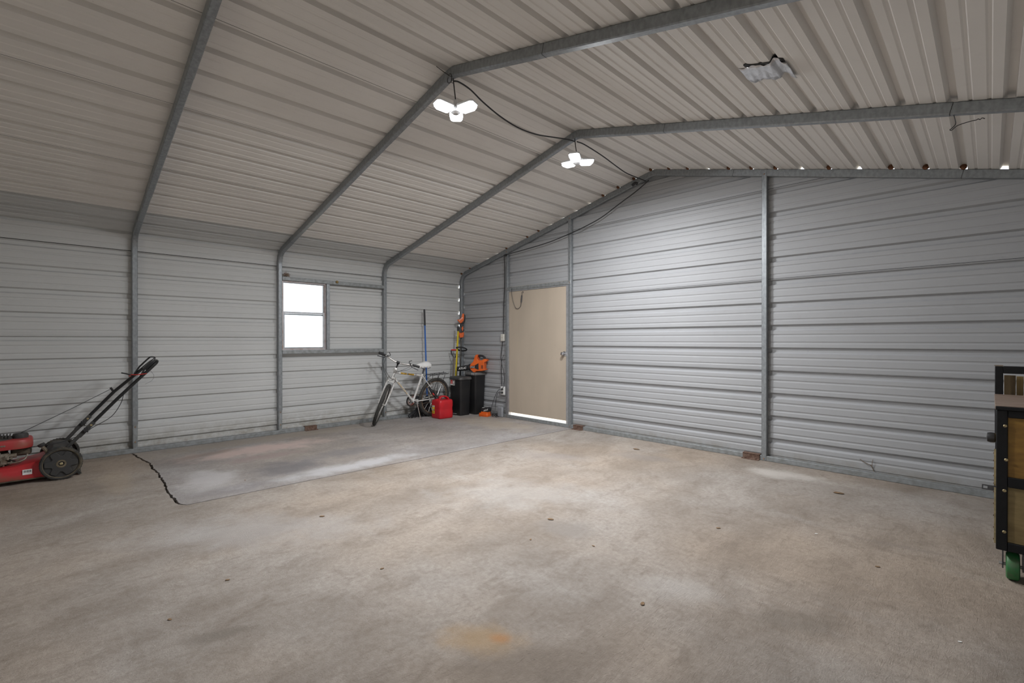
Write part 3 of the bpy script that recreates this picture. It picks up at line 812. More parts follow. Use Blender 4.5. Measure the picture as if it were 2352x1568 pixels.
for x, y, z in ((0.69, -4.98, 0.408), (0.29, -4.985, 0.421)):
    fl = MB().sweep([(x + 0.013, y - 0.05, z - 0.058), (x + 0.013, y + 0.055, z + 0.066)], rect(0.036, 0.007), up=(1, 0, 0)).build('handle_strap', MATS['dusty_black'], mower, bevel=0.003)
    kn = [(0.022 * (1 + 0.22 * math.cos(6 * 2 * PI * k / 48)) * math.cos(2 * PI * k / 48), 0.022 * (1 + 0.22 * math.cos(6 * 2 * PI * k / 48)) * math.sin(2 * PI * k / 48)) for k in range(48)]
    MB().prism(kn, (x + 0.016, y, z), (0, 1, 0), (0, 0, 1), (0.02, 0, 0)).build('handle_knob', MATS['black_plastic'], mower, bevel=0.003)
    MB().cyl((x + 0.014, y + 0.036, z + 0.040), (x + 0.022, y + 0.036, z + 0.040), 0.009, n=10).build('handle_bolt', MATS['brass'], mower)
bail = [(0.672, -4.575, 0.885)] + spline([(0.66, -4.54, 0.955), (0.645, -4.47, 1.04), (0.60, -4.455, 1.06), (0.37, -4.455, 1.06), (0.325, -4.475, 1.04), (0.31, -4.545, 0.958)], 4) + [(0.298, -4.585, 0.885)]
hb('control_bail', bail, 0.008)
bx = MB(); T = Matrix.Translation((0.60, -4.50, 0.985)) @ Matrix.Rotation(0.84, 4, 'X')
bx.box((-0.055, -0.055, -0.016), (0.045, 0.055, 0.018), T)
bx.build('control_box', MATS['black_plastic'], mower, bevel=0.006)
MB().bar((0.285, -4.752, 0.712), (0.285, -4.775, 0.755), 0.012, 0.02).build('rope_guide', MATS['black_plastic'], mower, bevel=0.002)
MB().tube([(0.53, -5.42, 0.405), (0.40, -5.08, 0.575), (0.288, -4.768, 0.742)], 0.0028, 6).build('starter_rope', MATS['black_cable2'] if 'black_cable2' in MATS else MATS['black_plastic'], mower)
MB().tube(spline([(0.672, -4.565, 0.88), (0.69, -4.64, 0.80), (0.69, -4.70, 0.735), (0.70, -4.73, 0.63), (0.70, -4.80, 0.51), (0.70, -4.93, 0.425), (0.68, -5.02, 0.36), (0.62, -5.18, 0.30), (0.58, -5.36, 0.285)], 6), 0.0030, 6).build('control_cable', MATS['black_plastic'], mower)
MB().tube(spline([(0.668, -4.50, 0.935), (0.675, -4.47, 0.88), (0.675, -4.49, 0.83), (0.675, -4.54, 0.80)], 6), 0.0012, 5).build('stray_wire', MATS['dark_steel'], mower)
bg_ = thing('bungee_cord', 'red bungee cord hooked across the black mower handle', 'bungee cord', (0.50, -4.58, 0.93))
MB().tube([(0.30, -4.615, 0.862), (0.46, -4.64, 0.872), (0.60, -4.66, 0.893), (0.635, -4.664, 0.900)], 0.0045, 8).build('cord', MATS['bungee_red'], bg_)
MB().tube([(0.684, -4.53, 0.905), (0.684, -4.57, 0.900), (0.683, -4.60, 0.896), (0.645, -4.66, 0.898)], 0.0045, 8).build('cord', MATS['bungee_red'], bg_)
MB().tube(spline([(0.655, -4.61, 0.885), (0.65, -4.655, 0.897), (0.64, -4.685, 0.908), (0.63, -4.72, 0.918)], 5), 0.006, 8).build('hook', MATS['black_plastic'], bg_)
# ================================================================== bicycle on its kickstand
mat('bike_white', (0.66, 0.65, 0.63), 0.35, col2=(0.33, 0.26, 0.20), scale=26, thresh=(0.60, 0.72))
mat('tyre', (0.032, 0.031, 0.030), 0.8, col2=(0.06, 0.057, 0.05), scale=30, bump=0.3)
mat('rim_alu', (0.52, 0.51, 0.49), 0.35, 0.7, vary=0.3, scale=30)
mat('rim_rusty', (0.34, 0.26, 0.19), 0.5, 0.5, vary=0.4, scale=40)
mat('saddle_white', (0.72, 0.72, 0.71), 0.5, vary=0.08, scale=20)
mat('decal_yellow', (0.60, 0.36, 0.05), 0.5, col2=(0.12, 0.09, 0.03), scale=70, thresh=(0.5, 0.6))
mat('worn_chrome', (0.62, 0.60, 0.58), 0.25, 0.9, col2=(0.30, 0.20, 0.13), scale=40, thresh=(0.6, 0.75))
RC = V((0.165, -0.745, 0)); HD = math.atan2(-1.055, 0.115)
LEAN = math.radians(-8.5); STEER = math.radians(47)
TB = Matrix.Translation(RC) @ Matrix.Rotation(HD, 4, 'Z') @ Matrix.Rotation(LEAN, 4, 'X')
R_ = 0.315
AX = V((1.045, 0, R_)); hu = V((-0.342, 0, 0.940)); hn = V((0.940, 0, 0.342))
a0 = AX - hn * 0.045
TS = TB @ Matrix.Translation(a0) @ Matrix.Rotation(STEER, 4, hu) @ Matrix.Translation(-a0)
bike = thing('bicycle', 'white mountain bicycle with white saddle, leaning on its kickstand', 'bicycle', RC)
def W(T, pts): return [T @ V(p) for p in pts]
def bt(name, pts, r, m, T=TB, n=10, par=None, scale=None):
    return MB().tube(W(T, pts), r, n, scale=scale).build(name, MATS[m], par or bike)
BBp = V((0.43, 0, 0.290)); STt = V((0.297, 0, 0.700)); crown = a0 + hu * 0.385
h0 = crown + hu * 0.015; h1 = crown + hu * 0.135
fr = MB()
fr.tube(W(TB, [BBp, STt + (STt - BBp).normalized() * 0.015]), 0.0155, 12)
fr.tube(W(TB, [STt - V((0, 0, 0.015)), h1 - hu * 0.025]), 0.0135, 12)
fr.tube(W(TB, [BBp, h0 + hu * 0.03]), 0.0165, 12)
fr.tube(W(TB, [h0, h1]), 0.019, 14)
for s in (-1, 1):
    fr.tube(W(TB, [BBp + V((-0.03, s * 0.028, 0)), V((0.16, s * 0.045, 0.300)), V((0.0, s * 0.062, R_))]), 0.0085, 8)
    fr.tube(W(TB, [STt + V((0, s * 0.018, -0.02)), V((0.13, s * 0.045, 0.49)), V((0.0, s * 0.062, R_))]), 0.0075, 8)
fr.cyl(TB @ (BBp + V((0, -0.036, 0))), TB @ (BBp + V((0, 0.036, 0))), 0.021, n=16)
frame = fr.build('frame', MATS['bike_white'], bike)
# decals on the tubes
def decal_band(a, b, t0, t1, r, m, name):
    p, q = a + (b - a) * t0, a + (b - a) * t1
    return MB().tube(W(TB, [p, q]), r, 12).build(name, MATS[m], frame)
tt0, tt1 = h1 - hu * 0.025, STt - V((0, 0, 0.015))
decal_band(tt0, tt1, 0.20, 0.42, 0.0139, 'decal_yellow', 'decal'); decal_band(tt0, tt1, 0.46, 0.68, 0.0139, 'decal_yellow', 'decal')
for t in (0.10, 0.44, 0.74): decal_band(tt0, tt1, t, t + 0.012, 0.0145, 'black_plastic', 'cable_clip')
dt0, dt1 = h0 + hu * 0.03, BBp
mb = MB()
for k in range(10):                           # worn lettering down the tube, no longer readable
    p = dt0 + (dt1 - dt0) * (0.22 + 0.048 * k); d = (dt1 - dt0).normalized(); n = V((0, 1, 0)); up = d.cross(n)
    mb.box((-0.007, -0.006, 0), (0.007, 0.006 + 0.002 * (k % 2), 0.0015), TB @ Matrix.Translation(p + n * 0.0165) @ Matrix((( d.x, up.x, n.x, 0), (d.y, up.y, n.y, 0), (d.z, up.z, n.z, 0), (0, 0, 0, 1))))
mb.build('decal', MATS['decal_yellow'], frame)
def wheel(T, c, rim, hubm):
    ax = (T.to_3x3() @ V((0, 1, 0))).normalized(); cw = T @ V(c)
    t = MB().torus(cw, ax, R_ - 0.024, 0.024, 60, 10).build('wheel', MATS['tyre'], bike)
    kb = MB(); a, b, d = basis(ax)
    for k in range(64):
        an = 2 * PI * k / 64; e = a * math.cos(an) + b * math.sin(an); f = -a * math.sin(an) + b * math.cos(an)
        for s in (-1, 0, 1):
            p = cw + (e * math.cos(s * 0.75) + d * math.sin(s * 0.75)) * 0.024 + e * (R_ - 0.024)
            kb.bar(p - f * 0.005, p + f * 0.005, 0.009, 0.005, up=(e * math.cos(s * 0.75) + d * math.sin(s * 0.75)))
    kb.build('tread', MATS['tyre'], t)
    MB().lathe([(R_ - 0.046, -0.012), (R_ - 0.062, -0.009), (R_ - 0.062, 0.009), (R_ - 0.046, 0.012)], cw, ax, 60).build('rim', MATS[rim], t)
    sp = MB()
    for k in range(32):
        an = 2 * PI * k / 32; s = 1 if k % 2 else -1
        e = a * math.cos(an) + b * math.sin(an); an2 = an + (0.9 if (k // 2) % 2 else -0.9)
        e2 = a * math.cos(an2) + b * math.sin(an2)
        sp.tube([cw + d * (s * 0.028) + e2 * 0.022, cw + e * (R_ - 0.06)], 0.0012, 4)
    sp.build('spokes', MATS['worn_chrome'], t)
    MB().lathe([(0.0, -0.055), (0.006, -0.055), (0.006, -0.034), (0.024, -0.032), (0.024, -0.026), (0.013, -0.022), (0.013, 0.022), (0.024, 0.026), (0.024, 0.032), (0.006, 0.034), (0.006, 0.055), (0.0, 0.055)], cw, ax, 16).build('hub', MATS[hubm], t)
    return t
wr = wheel(TB, (0, 0, R_), 'rim_rusty', 'rim_rusty')
wf = wheel(TS, AX, 'rim_alu', 'rim_alu')
MB().box((-0.012, -0.006, -0.02), (0.012, 0.006, 0.02), TS @ Matrix.Translation(AX + V((0.05, 0, 0.14)))).build('reflector', MATS['label_white'], wf)
# fork, stem, bars
fk = MB()
for s in (-1, 1):
    fk.tube(W(TS, [crown + V((0, s * 0.02, -0.005)), crown + V((0, s * 0.052, -0.03)), a0 + hu * 0.22 + V((0, s * 0.055, 0)), AX + V((-0.012, s * 0.052, 0.05)), AX + V((0, s * 0.050, 0))]), 0.0125, 10, scale=[1, 1.1, 1, 0.75, 0.65])
fk.sweep(W(TS, [crown + V((0, -0.055, -0.028)), crown + V((0, 0.055, -0.028))]), rect(0.03, 0.03), up=TS.to_3x3() @ hu)
fk.build('fork', MATS['bike_white'], bike)
br = MB()
for s in (-1, 1):
    br.tube(W(TS, [crown + V((0.035, s * 0.055, -0.02)), crown + V((0.045, s * 0.060, 0.02)), crown + V((0.04, s * 0.045, 0.055))]), 0.006, 6)
br.tube(W(TS, [crown + V((0.04, -0.045, 0.055)), crown + V((0.045, 0, 0.075)), crown + V((0.04, 0.045, 0.055))]), 0.0015, 5)
br.build('front_brake', MATS['worn_chrome'], bike)
MB().cyl(TS @ (h1 - hu * 0.004), TS @ (h1 + hu * 0.014), 0.020, n=14).build('headset', MATS['worn_chrome'], bike)
MB().cyl(TS @ (h0 - hu * 0.012), TS @ (h0 + hu * 0.002), 0.020, n=14).build('headset', MATS['worn_chrome'], bike)
stem_top = h1 + hu * 0.115; clamp = stem_top + hn * 0.035 + hu * 0.015
stem = MB(); stem.tube(W(TS, [h1, stem_top]), 0.011, 10); stem.tube(W(TS, [stem_top - hu * 0.015, clamp]), 0.015, 10)
stem.cyl(TS @ (clamp + V((0, -0.025, 0))), TS @ (clamp + V((0, 0.025, 0))), 0.019, n=12)
stem.build('stem', MATS['black_plastic'], bike)
bars = []
for y, dx, dz in ((-0.31, -0.035, 0.035), (-0.19, -0.012, 0.030), (-0.12, 0.0, 0.015), (-0.06, 0, 0), (0.06, 0, 0), (0.12, 0.0, 0.015), (0.19, -0.012, 0.030), (0.31, -0.035, 0.035)):
    bars.append(clamp + V((dx, y, dz)))
bt('handlebar', bars, 0.011, 'worn_chrome', TS, 12)
for s in (-1, 1):
    e0 = clamp + V((-0.035, s * 0.315, 0.035)); e1 = clamp + V((-0.016, s * 0.205, 0.031))
    g = MB(); g.tube(W(TS, [e0, e0 + (e1 - e0) * 0.12, e1]), 0.0165, 12, scale=[1.1, 1.1, 1.0])
    gp = g.build('grip', MATS['black_plastic'], bike)
    MB().tube(W(TS, [e1 + V((0.012, -s * 0.015, -0.004)), e1 + V((0.045, s * 0.005, -0.020)), e0 + V((0.045, 0, -0.040))]), 0.0065, 8, ).build('brake_lever', MATS['dark_steel'], bike)
    MB().cyl(TS @ (e1 + V((0, -s * 0.02, 0.0))), TS @ (e1 + V((0, -s * 0.045, 0.0))), 0.018, n=12).build('lever_clamp', MATS['black_plastic'], bike)
    MB().tube(W(TS, [e1 + V((-0.002, -s * 0.055, 0.012)), e1 + V((-0.012, -s * 0.058, 0.035)), e1 + V((-0.030, -s * 0.030, 0.055))]), 0.006, 8).build('shift_lever', MATS['black_plastic'], bike)
# front cable bundle and disc lamp under the stem
MB().lathe([(0.0, 0.0), (0.030, 0.0), (0.034, 0.012), (0.030, 0.028), (0.0, 0.032)], TS @ (h1 + hn * 0.026 + hu * 0.015), TS.to_3x3() @ hn, 18).build('front_reflector', MATS['rim_alu'], bike)
cb = MB()
el, er = clamp + V((0.02, 0.22, 0.01)), clamp + V((0.02, -0.22, 0.01))
cb.tube(spline(W(TS, [er, er + V((0.08, 0.02, -0.08)), crown + V((0.13, -0.07, 0.10)), crown + V((0.06, -0.02, 0.03))]), 8), 0.0025, 6)
cb.tube(spline(W(TS, [er + V((0, 0.03, 0)), er + V((0.10, 0.06, -0.13)), crown + V((0.12, -0.02, 0.02)), h0 + V((0.02, 0.02, 0))]), 8), 0.0025, 6)
cb.tube(spline(W(TS, [el, el + V((0.06, -0.06, -0.05)), h1 + V((0.05, 0.04, 0.02)), tt0 + V((-0.05, 0.02, -0.005))]), 8), 0.0025, 6)
cb.tube(spline(W(TS, [el + V((0, -0.03, 0)), el + V((0.07, -0.12, -0.07)), h1 + V((0.07, 0.02, -0.02)), h0 + V((-0.02, 0.02, 0))]), 8), 0.0025, 6)
cb.build('cables', MATS['black_plastic'], bike)
# saddle
sp = MB(); sp.tube(W(TB, [STt, STt + V((-0.030, 0, 0.092))]), 0.0125, 10); sp.build('seat_post', MATS['dark_steel'], bike)
sd = MB(); rings = []
for x, w, h, dz in ((0.150, 0.012, 0.020, -0.006), (0.135, 0.024, 0.034, -0.002), (0.08, 0.032, 0.046, 0.004), (0.01, 0.052, 0.058, 0.010), (-0.06, 0.086, 0.066, 0.018), (-0.105, 0.090, 0.060, 0.022), (-0.128, 0.070, 0.046, 0.018), (-0.135, 0.040, 0.030, 0.012)):
    c = STt + V((0.015 + x, 0, 0.130 + dz))
    rings.append([TB @ (c + V((0, w * math.cos(t), h * (max(math.sin(t), -0.25)) ))) for t in [2 * PI * k / 20 for k in range(20)]])
sad = sd.loft(rings).build('saddle', MATS['saddle_white'], bike, smooth=60)
mb = MB()
for k in range(4):
    p = TB @ (STt + V((0.015 + 0.055 - 0.045 * k, [0.046, 0.062, 0.078, 0.084][k], 0.135)))
    mb.ball(p, 0.0055, n=8, m=6)
mb.build('saddle_studs', MATS['screw'], sad)
rl = MB()
for s in (-1, 1): rl.tube(W(TB, [STt + V((0.06, s * 0.02, 0.115)), STt + V((-0.03, s * 0.022, 0.092)), STt + V((-0.13, s * 0.04, 0.115))]), 0.0035, 6)
rl.build('saddle_rails', MATS['dark_steel'], bike)
# crankset on the far side
ck_ = BBp + V((0, -0.045, 0)); axy = TB.to_3x3() @ V((0, 1, 0))
for r0, r1, y, m in ((0.070, 0.096, 0.0, 'dusty_black'), (0.050, 0.076, 0.009, 'worn_chrome')):
    MB().lathe([(r0, -0.0015), (r1, -0.0015), (r1, 0.0015), (r0, 0.0015), (r0, -0.0015)], TB @ (ck_ + V((0, y, 0))), axy, 40).build('chainring', MATS[m], bike)
cs = MB()
for k in range(5):
    a = 2 * PI * k / 5 + 0.4
    cs.bar(TB @ ck_, TB @ (ck_ + V((0.085 * math.cos(a), 0, 0.085 * math.sin(a)))), 0.014, 0.005, up=axy)
cs.bar(TB @ (ck_ + V((0, -0.012, 0))), TB @ (ck_ + V((-0.165, -0.018, 0.02))), 0.022, 0.012, up=axy)
cs.cyl(TB @ (BBp + V((0, 0.036, 0))), TB @ (BBp + V((0, 0.058, 0))), 0.010, n=10)
cs.build('crank', MATS['dark_steel'], bike)
MB().box((-0.045, -0.09, -0.012), (0.045, 0, 0.012), TB @ Matrix.Translation(ck_ + V((-0.165, -0.03, 0.02)))).build('pedal', MATS['black_plastic'], bike, bevel=0.004)
chn = MB()
top = [BBp + V((0.0, -0.045, 0.093)), V((0.0, -0.045, R_ + 0.035))]; bot = [BBp + V((0.0, -0.045, -0.093)), V((0.02, -0.045, R_ - 0.09)), V((0.0, -0.045, R_ - 0.035))]
chn.sweep(W(TB, top), rect(0.006, 0.010), up=axy); chn.sweep(W(TB, bot), rect(0.006, 0.010), up=axy)
chn.build('chain', MATS['rim_rusty'], bike)
MB().lathe([(0.02, -0.014), (0.048, -0.012), (0.030, 0.012), (0.02, 0.014)], TB @ V((0, -0.045, R_)), axy, 24).build('cassette', MATS['rim_rusty'], bike)
# kickstand
foot_w = V((0.345, -1.09, 0.004)); piv = TB @ (BBp + V((-0.055, 0.025, -0.012)))
k_ = MB(); k_.tube([piv, piv + (foot_w - piv) * 0.92 + V((0, 0, 0.004)), foot_w + V((0, 0, 0.006)), foot_w + V((0.03, 0.005, 0.006))], 0.007, 8)
k_.build('kickstand', MATS['worn_chrome'], bike)
# rear rack and brake
rk = MB(); zr_ = 0.690
for y in (-0.06, -0.02, 0.02, 0.06):
    rk.tube(W(TB, [(0.16, y, zr_ - 0.002), (-0.20, y, zr_ + 0.012), (-0.215, y, zr_ + (0.03 if abs(y) > 0.03 else 0.012))]), 0.0035, 6)
for x in (0.16, 0.08, 0.0, -0.10, -0.20): rk.tube(W(TB, [(x, -0.062, zr_ + 0.004 - x * 0.03), (x, 0.062, zr_ + 0.004 - x * 0.03)]), 0.0035, 6)
for s in (-1, 1):
    rk.tube(W(TB, [(0.02, s * 0.062, zr_), (0.005, s * 0.072, R_ + 0.02)]), 0.004, 6)
    rk.tube(W(TB, [(-0.13, s * 0.062, zr_), (-0.02, s * 0.072, R_ + 0.02)]), 0.004, 6)
    rk.tube(W(TB, [(0.16, s * 0.06, zr_), (0.24, s * 0.03, zr_ - 0.055)]), 0.0035, 6)
rk.build('rear_rack', MATS['black_tube'], bike)
rb = MB()
for s in (-1, 1): rb.tube(W(TB, [(0.135, s * 0.055, 0.50), (0.12, s * 0.058, 0.54), (0.14, s * 0.035, 0.575)]), 0.006, 6)
rb.build('rear_brake', MATS['worn_chrome'], bike)
# ================================================================== things in the far left corner
mat('bin_black', (0.013, 0.013, 0.0145), 0.38, col2=(0.022, 0.021, 0.021), scale=6, bump=0.05, bscale=200, spec=0.35)
mat('bin_lid', (0.045, 0.044, 0.044), 0.45, col2=(0.085, 0.082, 0.078), scale=14, thresh=(0.5, 0.7))
mat('lid_grey', (0.16, 0.155, 0.15), 0.5, vary=0.2, scale=10)
mat('petrol_red', (0.56, 0.012, 0.020), 0.42, col2=(0.42, 0.01, 0.018), scale=6, bump=0.05)
mat('orange_plastic', (0.78, 0.13, 0.012), 0.42, col2=(0.60, 0.10, 0.012), scale=8)
mat('label_yellow', (0.75, 0.47, 0.03), 0.55)
mat('label_red', (0.60, 0.03, 0.03), 0.55)
mat('blue_pole', (0.03, 0.14, 0.48), 0.4, vary=0.15, scale=12)
mat('yellow_pole', (0.72, 0.56, 0.02), 0.45, col2=(0.55, 0.42, 0.03), scale=12)
mat('old_wood', (0.24, 0.20, 0.16), 0.75, vary=0.4, scale=20, stretch=(1, 1, 0.15))
mat('cream_plastic', (0.66, 0.64, 0.58), 0.5, vary=0.05)
mat('white_plastic', (0.78, 0.78, 0.77), 0.45, vary=0.05)
mat('grey_plastic', (0.30, 0.31, 0.33), 0.5, vary=0.15, scale=15)
def text_mesh(txt, size, T, name, m, parent, shear=0.0, depth=0.0006):
    cu = bpy.data.curves.new(name, 'FONT'); cu.body = txt; cu.size = size; cu.shear = shear; cu.extrude = depth
    cu.align_x = 'CENTER'; cu.align_y = 'CENTER'; cu.resolution_u = 3; cu.offset = size * 0.02
    tmp = bpy.data.objects.new('tmp_text', cu); COL.objects.link(tmp)
    dg = bpy.context.evaluated_depsgraph_get()
    me = bpy.data.meshes.new_from_object(tmp.evaluated_get(dg))
    bpy.data.objects.remove(tmp); bpy.data.curves.remove(cu)
    root = parent
    while root.parent is not None: root = root.parent
    me.transform(Matrix.Translation(-V(root.location)) @ T)
    me.materials.clear(); me.materials.append(MATS[m])
    o = bpy.data.objects.new(name, me); COL.objects.link(o); o.parent = parent
    return o
def axes(o, u, v, n):
    u, v, n = V(u).normalized(), V(v).normalized(), V(n).normalized()
    return Matrix.Translation(o) @ Matrix(((u.x, v.x, n.x, 0), (u.y, v.y, n.y, 0), (u.z, v.z, n.z, 0), (0, 0, 0, 1)))

# ---- red petrol can
gx, gy = 0.425, -0.735
can = thing('fuel_can', 'red plastic fuel can on the floor beside the bicycle wheel', 'fuel can', (gx, gy, 0))
body = MB(); rings = []
for z, kx, ky, dx in ((0.0, 0.90, 0.92, 0), (0.006, 0.96, 0.97, 0), (0.025, 1, 1, 0), (0.105, 1, 1, 0), (0.135, 0.97, 0.97, 0), (0.165, 0.97, 0.97, 0), (0.19, 1, 1, 0), (0.255, 1, 1, 0), (0.282, 0.95, 0.97, 0), (0.292, 0.86, 0.92, 0)):
    rings.append([V((gx + dx + px * kx, gy + py * ky, z)) for px, py in rrect(0.245, 0.265, 0.035, 5)])
body.loft(rings); cbody = body.build('body', MATS['petrol_red'], can, smooth=40)
hd = MB()
hd.sweep(spline([(gx, gy - 0.070, 0.262), (gx, gy - 0.062, 0.312), (gx, gy - 0.015, 0.340), (gx, gy + 0.050, 0.334), (gx, gy + 0.098, 0.306), (gx, gy + 0.114, 0.262)], 6), rrect(0.024, 0.075, 0.010, 3), up=(1, 0, 0))
hd.build('handle', MATS['petrol_red'], can, smooth=50)
MB().lathe([(0.036, 0.285), (0.036, 0.306), (0.030, 0.312), (0.0, 0.312)], (gx - 0.02, gy - 0.09, 0), (0, 0, 1), 20).build('neck', MATS['petrol_red'], can)
spd = V((-0.05, -0.60, 0.80)).normalized(); sp0 = V((gx - 0.02, gy - 0.085, 0.305))
sp_ = MB().lathe([(0.0, 0.0), (0.032, 0.0), (0.032, 0.028), (0.026, 0.036), (0.024, 0.12), (0.027, 0.125), (0.027, 0.17), (0.019, 0.19), (0.016, 0.245), (0.0, 0.247)], sp0, spd, 18).build('spout', MATS['black_plastic'], can)
e_ = spd.cross(V((0, 0, 1))).normalized()
MB().box((-0.004, -0.004, 0), (0.010, 0.010, 0.045), axes(sp0 + spd * 0.085 - e_ * 0.0 + V((0.020, -0.014, 0)), e_, spd.cross(e_), spd)).build('safety_lock', MATS['label_red'], sp_)
lb = MB().box((gx - 0.085, gy - 0.1338, 0.075), (gx - 0.020, gy - 0.1328, 0.205)).build('label', MATS['label_yellow'], can, smooth=0)
mb = MB(); mb.box((gx - 0.083, gy - 0.1345, 0.180), (gx - 0.022, gy - 0.1336, 0.203)); mb.box((gx - 0.076, gy - 0.1345, 0.120), (gx - 0.050, gy - 0.1336, 0.148)); mb.build('label_print', MATS['label_white'], lb, smooth=0)
mb = MB()
for k in range(4): mb.box((gx - 0.080 + 0.014 * k, gy - 0.1350, 0.190), (gx - 0.070 + 0.014 * k, gy - 0.1343, 0.198))
mb.box((gx - 0.046, gy - 0.1350, 0.118), (gx - 0.028, gy - 0.1343, 0.142)); mb.box((gx - 0.078, gy - 0.1350, 0.092), (gx - 0.03, gy - 0.1343, 0.098)); mb.box((gx - 0.070, gy - 0.1350, 0.125), (gx - 0.056, gy - 0.1343, 0.138))
mb.build('label_print', MATS['label_black'], lb, smooth=0)

# ---- two pedal bins
def bin_body(cx, cy, w0, d0, w1, d1, z0, z1, r, name, m, par):
    b = MB(); rings = []
    for t in (0, 0.01, 0.5, 1.0):
        w = w0 + (w1 - w0) * t; d = d0 + (d1 - d0) * t
        k = 0.96 if t == 0 else 1
        rings.append([V((cx + px * k, cy + py * k, z0 + (z1 - z0) * t)) for px, py in rrect(w, d, r, 6)])
    return b.loft(rings).build(name, MATS[m], par, smooth=40)
b1x, b1y = 0.375, -0.325
bin1 = thing('pedal_bin', 'black plastic pedal bin with a red and white sticker, behind the fuel can', 'trash can', (b1x, b1y, 0))
bin_body(b1x, b1y, 0.255, 0.205, 0.290, 0.235, 0.0, 0.590, 0.035, 'body', 'bin_black', bin1)
lid = MB(); rings = []
for z, k in ((0.584, 1.0), (0.588, 1.03), (0.612, 1.03), (0.628, 0.985), (0.634, 0.90), (0.637, 0.5)):
    rings.append([V((b1x + px * k, b1y + py * k, z)) for px, py in rrect(0.312, 0.256, 0.045, 6)])
lid.loft(rings).build('lid', MATS['bin_lid'], bin1, smooth=45)
MB().box((b1x - 0.060, b1y - 0.126, 0.018), (b1x + 0.03, b1y - 0.100, 0.030)).build('pedal', MATS['rim_alu'], bin1, bevel=0.004)
yf = b1y - 0.1165; n_ = V((0, -1, 0.025))
T = axes((b1x - 0.062, yf - 0.0008, 0.535), (1, 0, 0), (0, 0.025, 1), (0, -1, 0.025))
stk = MB().box((-0.058, -0.045, 0), (0.058, 0.045, 0.0012), T).build('sticker', MATS['label_white'], bin1, smooth=0)
MB().box((-0.052, -0.022, 0.001), (0.0, 0.040, 0.0022), T).build('sticker_print', MATS['label_red'], stk, smooth=0)
MB().box((0.008, -0.030, 0.001), (0.052, 0.040, 0.0022), T).build('sticker_print', MATS['label_black'], stk, smooth=0)
mb = MB(); mb.box((-0.044, 0.012, 0.002), (-0.008, 0.017, 0.003), T); mb.box((-0.044, -0.010, 0.002), (-0.008, -0.005, 0.003), T); mb.box((0.016, -0.020, 0.002), (0.044, 0.030, 0.003), T)
mb.build('sticker_print', MATS['label_white'], stk, smooth=0)
b2x, b2y = 0.455, -0.075
bin2 = thing('pedal_bin', 'taller black pedal bin with a steel clip, under the orange leaf blower', 'trash can', (b2x, b2y, 0))
bin_body(b2x, b2y, 0.245, 0.190, 0.285, 0.232, 0.0, 0.665, 0.030, 'body', 'bin_black', bin2)
lid = MB(); rings = []
for z, k in ((0.655, 1.0), (0.66, 1.02), (0.690, 1.02), (0.698, 0.98), (0.700, 0.7)):
    rings.append([V((b2x + px * k, b2y + py * k, z)) for px, py in rrect(0.30, 0.240, 0.04, 6)])
lid.loft(rings).build('lid', MATS['lid_grey'], bin2, smooth=45)
MB().box((b2x + 0.045, b2y - 0.128, 0.652), (b2x + 0.112, b2y - 0.118, 0.694)).build('lid_clip', MATS['chrome'], bin2, bevel=0.004)

# ---- orange leaf blower lying on the taller bin
blw = thing('leaf_blower', 'orange and black cordless leaf blower lying on the taller bin', 'leaf blower', (0.58, -0.09, 0.70))
bu = V((0.885, 0.465, 0)).normalized(); bn = V((bu.y, -bu.x, 0)); bo = V((0.575, -0.085, 0.70)); up_ = V((0, 0, 1))
sc = 0.000752
def bp_(x, y): return ((x - 680) * sc, (552 - y) * sc + 0.002)
sil = [bp_(*p) for p in ((482, 440), (490, 395), (520, 350), (560, 318), (585, 250), (602, 192), (625, 162), (655, 160), (668, 180), (655, 235), (668, 275), (700, 292), (760, 288), (800, 262), (830, 254), (888, 280), (880, 302), (822, 332), (822, 478), (862, 478), (862, 498), (760, 522), (625, 528), (612, 552), (560, 552), (535, 525), (500, 500))]
bb_ = MB().prism(sil, bo - bn * 0.058, bu, up_, bn * 0.116).build('body', MATS['orange_plastic'], blw, bevel=0.010, seg=3)
tn0 = bo + bu * bp_(490, 0)[0] + up_ * bp_(0, 445)[1]; tn1 = bo + bu * (bp_(490, 0)[0] - 0.255) + up_ * (bp_(0, 445)[1] - 0.035)
dn = (tn1 - tn0).normalized()
MB().lathe([(0.0, -0.03), (0.052, -0.03), (0.056, 0.0), (0.056, 0.035), (0.046, 0.045), (0.042, 0.16), (0.038, 0.255), (0.034, 0.255), (0.036, 0.15), (0.0, 0.10)], tn0, dn, 24).build('nozzle', MATS['black_plastic'], blw)
MB().sweep(spline([bo + bu * a + up_ * b for a, b in (bp_(640, 200), bp_(690, 185), bp_(760, 195), bp_(805, 225), bp_(820, 262))], 6), rrect(0.034, 0.030, 0.010, 3), up=bn).build('grip', MATS['black_plastic'], blw, smooth=50)
MB().sweep([bo + bu * a + up_ * b for a, b in (bp_(700, 200), bp_(690, 240))], rect(0.014, 0.016), up=bn).build('trigger', MATS['black_plastic'], blw, bevel=0.003)
MB().prism([bp_(*p) for p in ((600, 402), (690, 350), (696, 494), (640, 480), (600, 462))], bo + bn * 0.0575, bu, up_, bn * 0.004).build('intake_vent', MATS['black_plastic'], blw)
MB().prism([bp_(*p) for p in ((502, 418), (585, 405), (592, 460), (505, 468))], bo + bn * 0.0572, bu, up_, bn * 0.003).build('badge', MATS['black_plastic'], blw)
mb = MB()
for k in range(4): mb.prism([bp_(750 + 14 * k, 395), bp_(758 + 14 * k, 393), bp_(758 + 14 * k, 470), bp_(750 + 14 * k, 472)], bo + bn * 0.0575, bu, up_, bn * 0.002)
mb.build('side_slots', MATS['black_plastic'], blw)
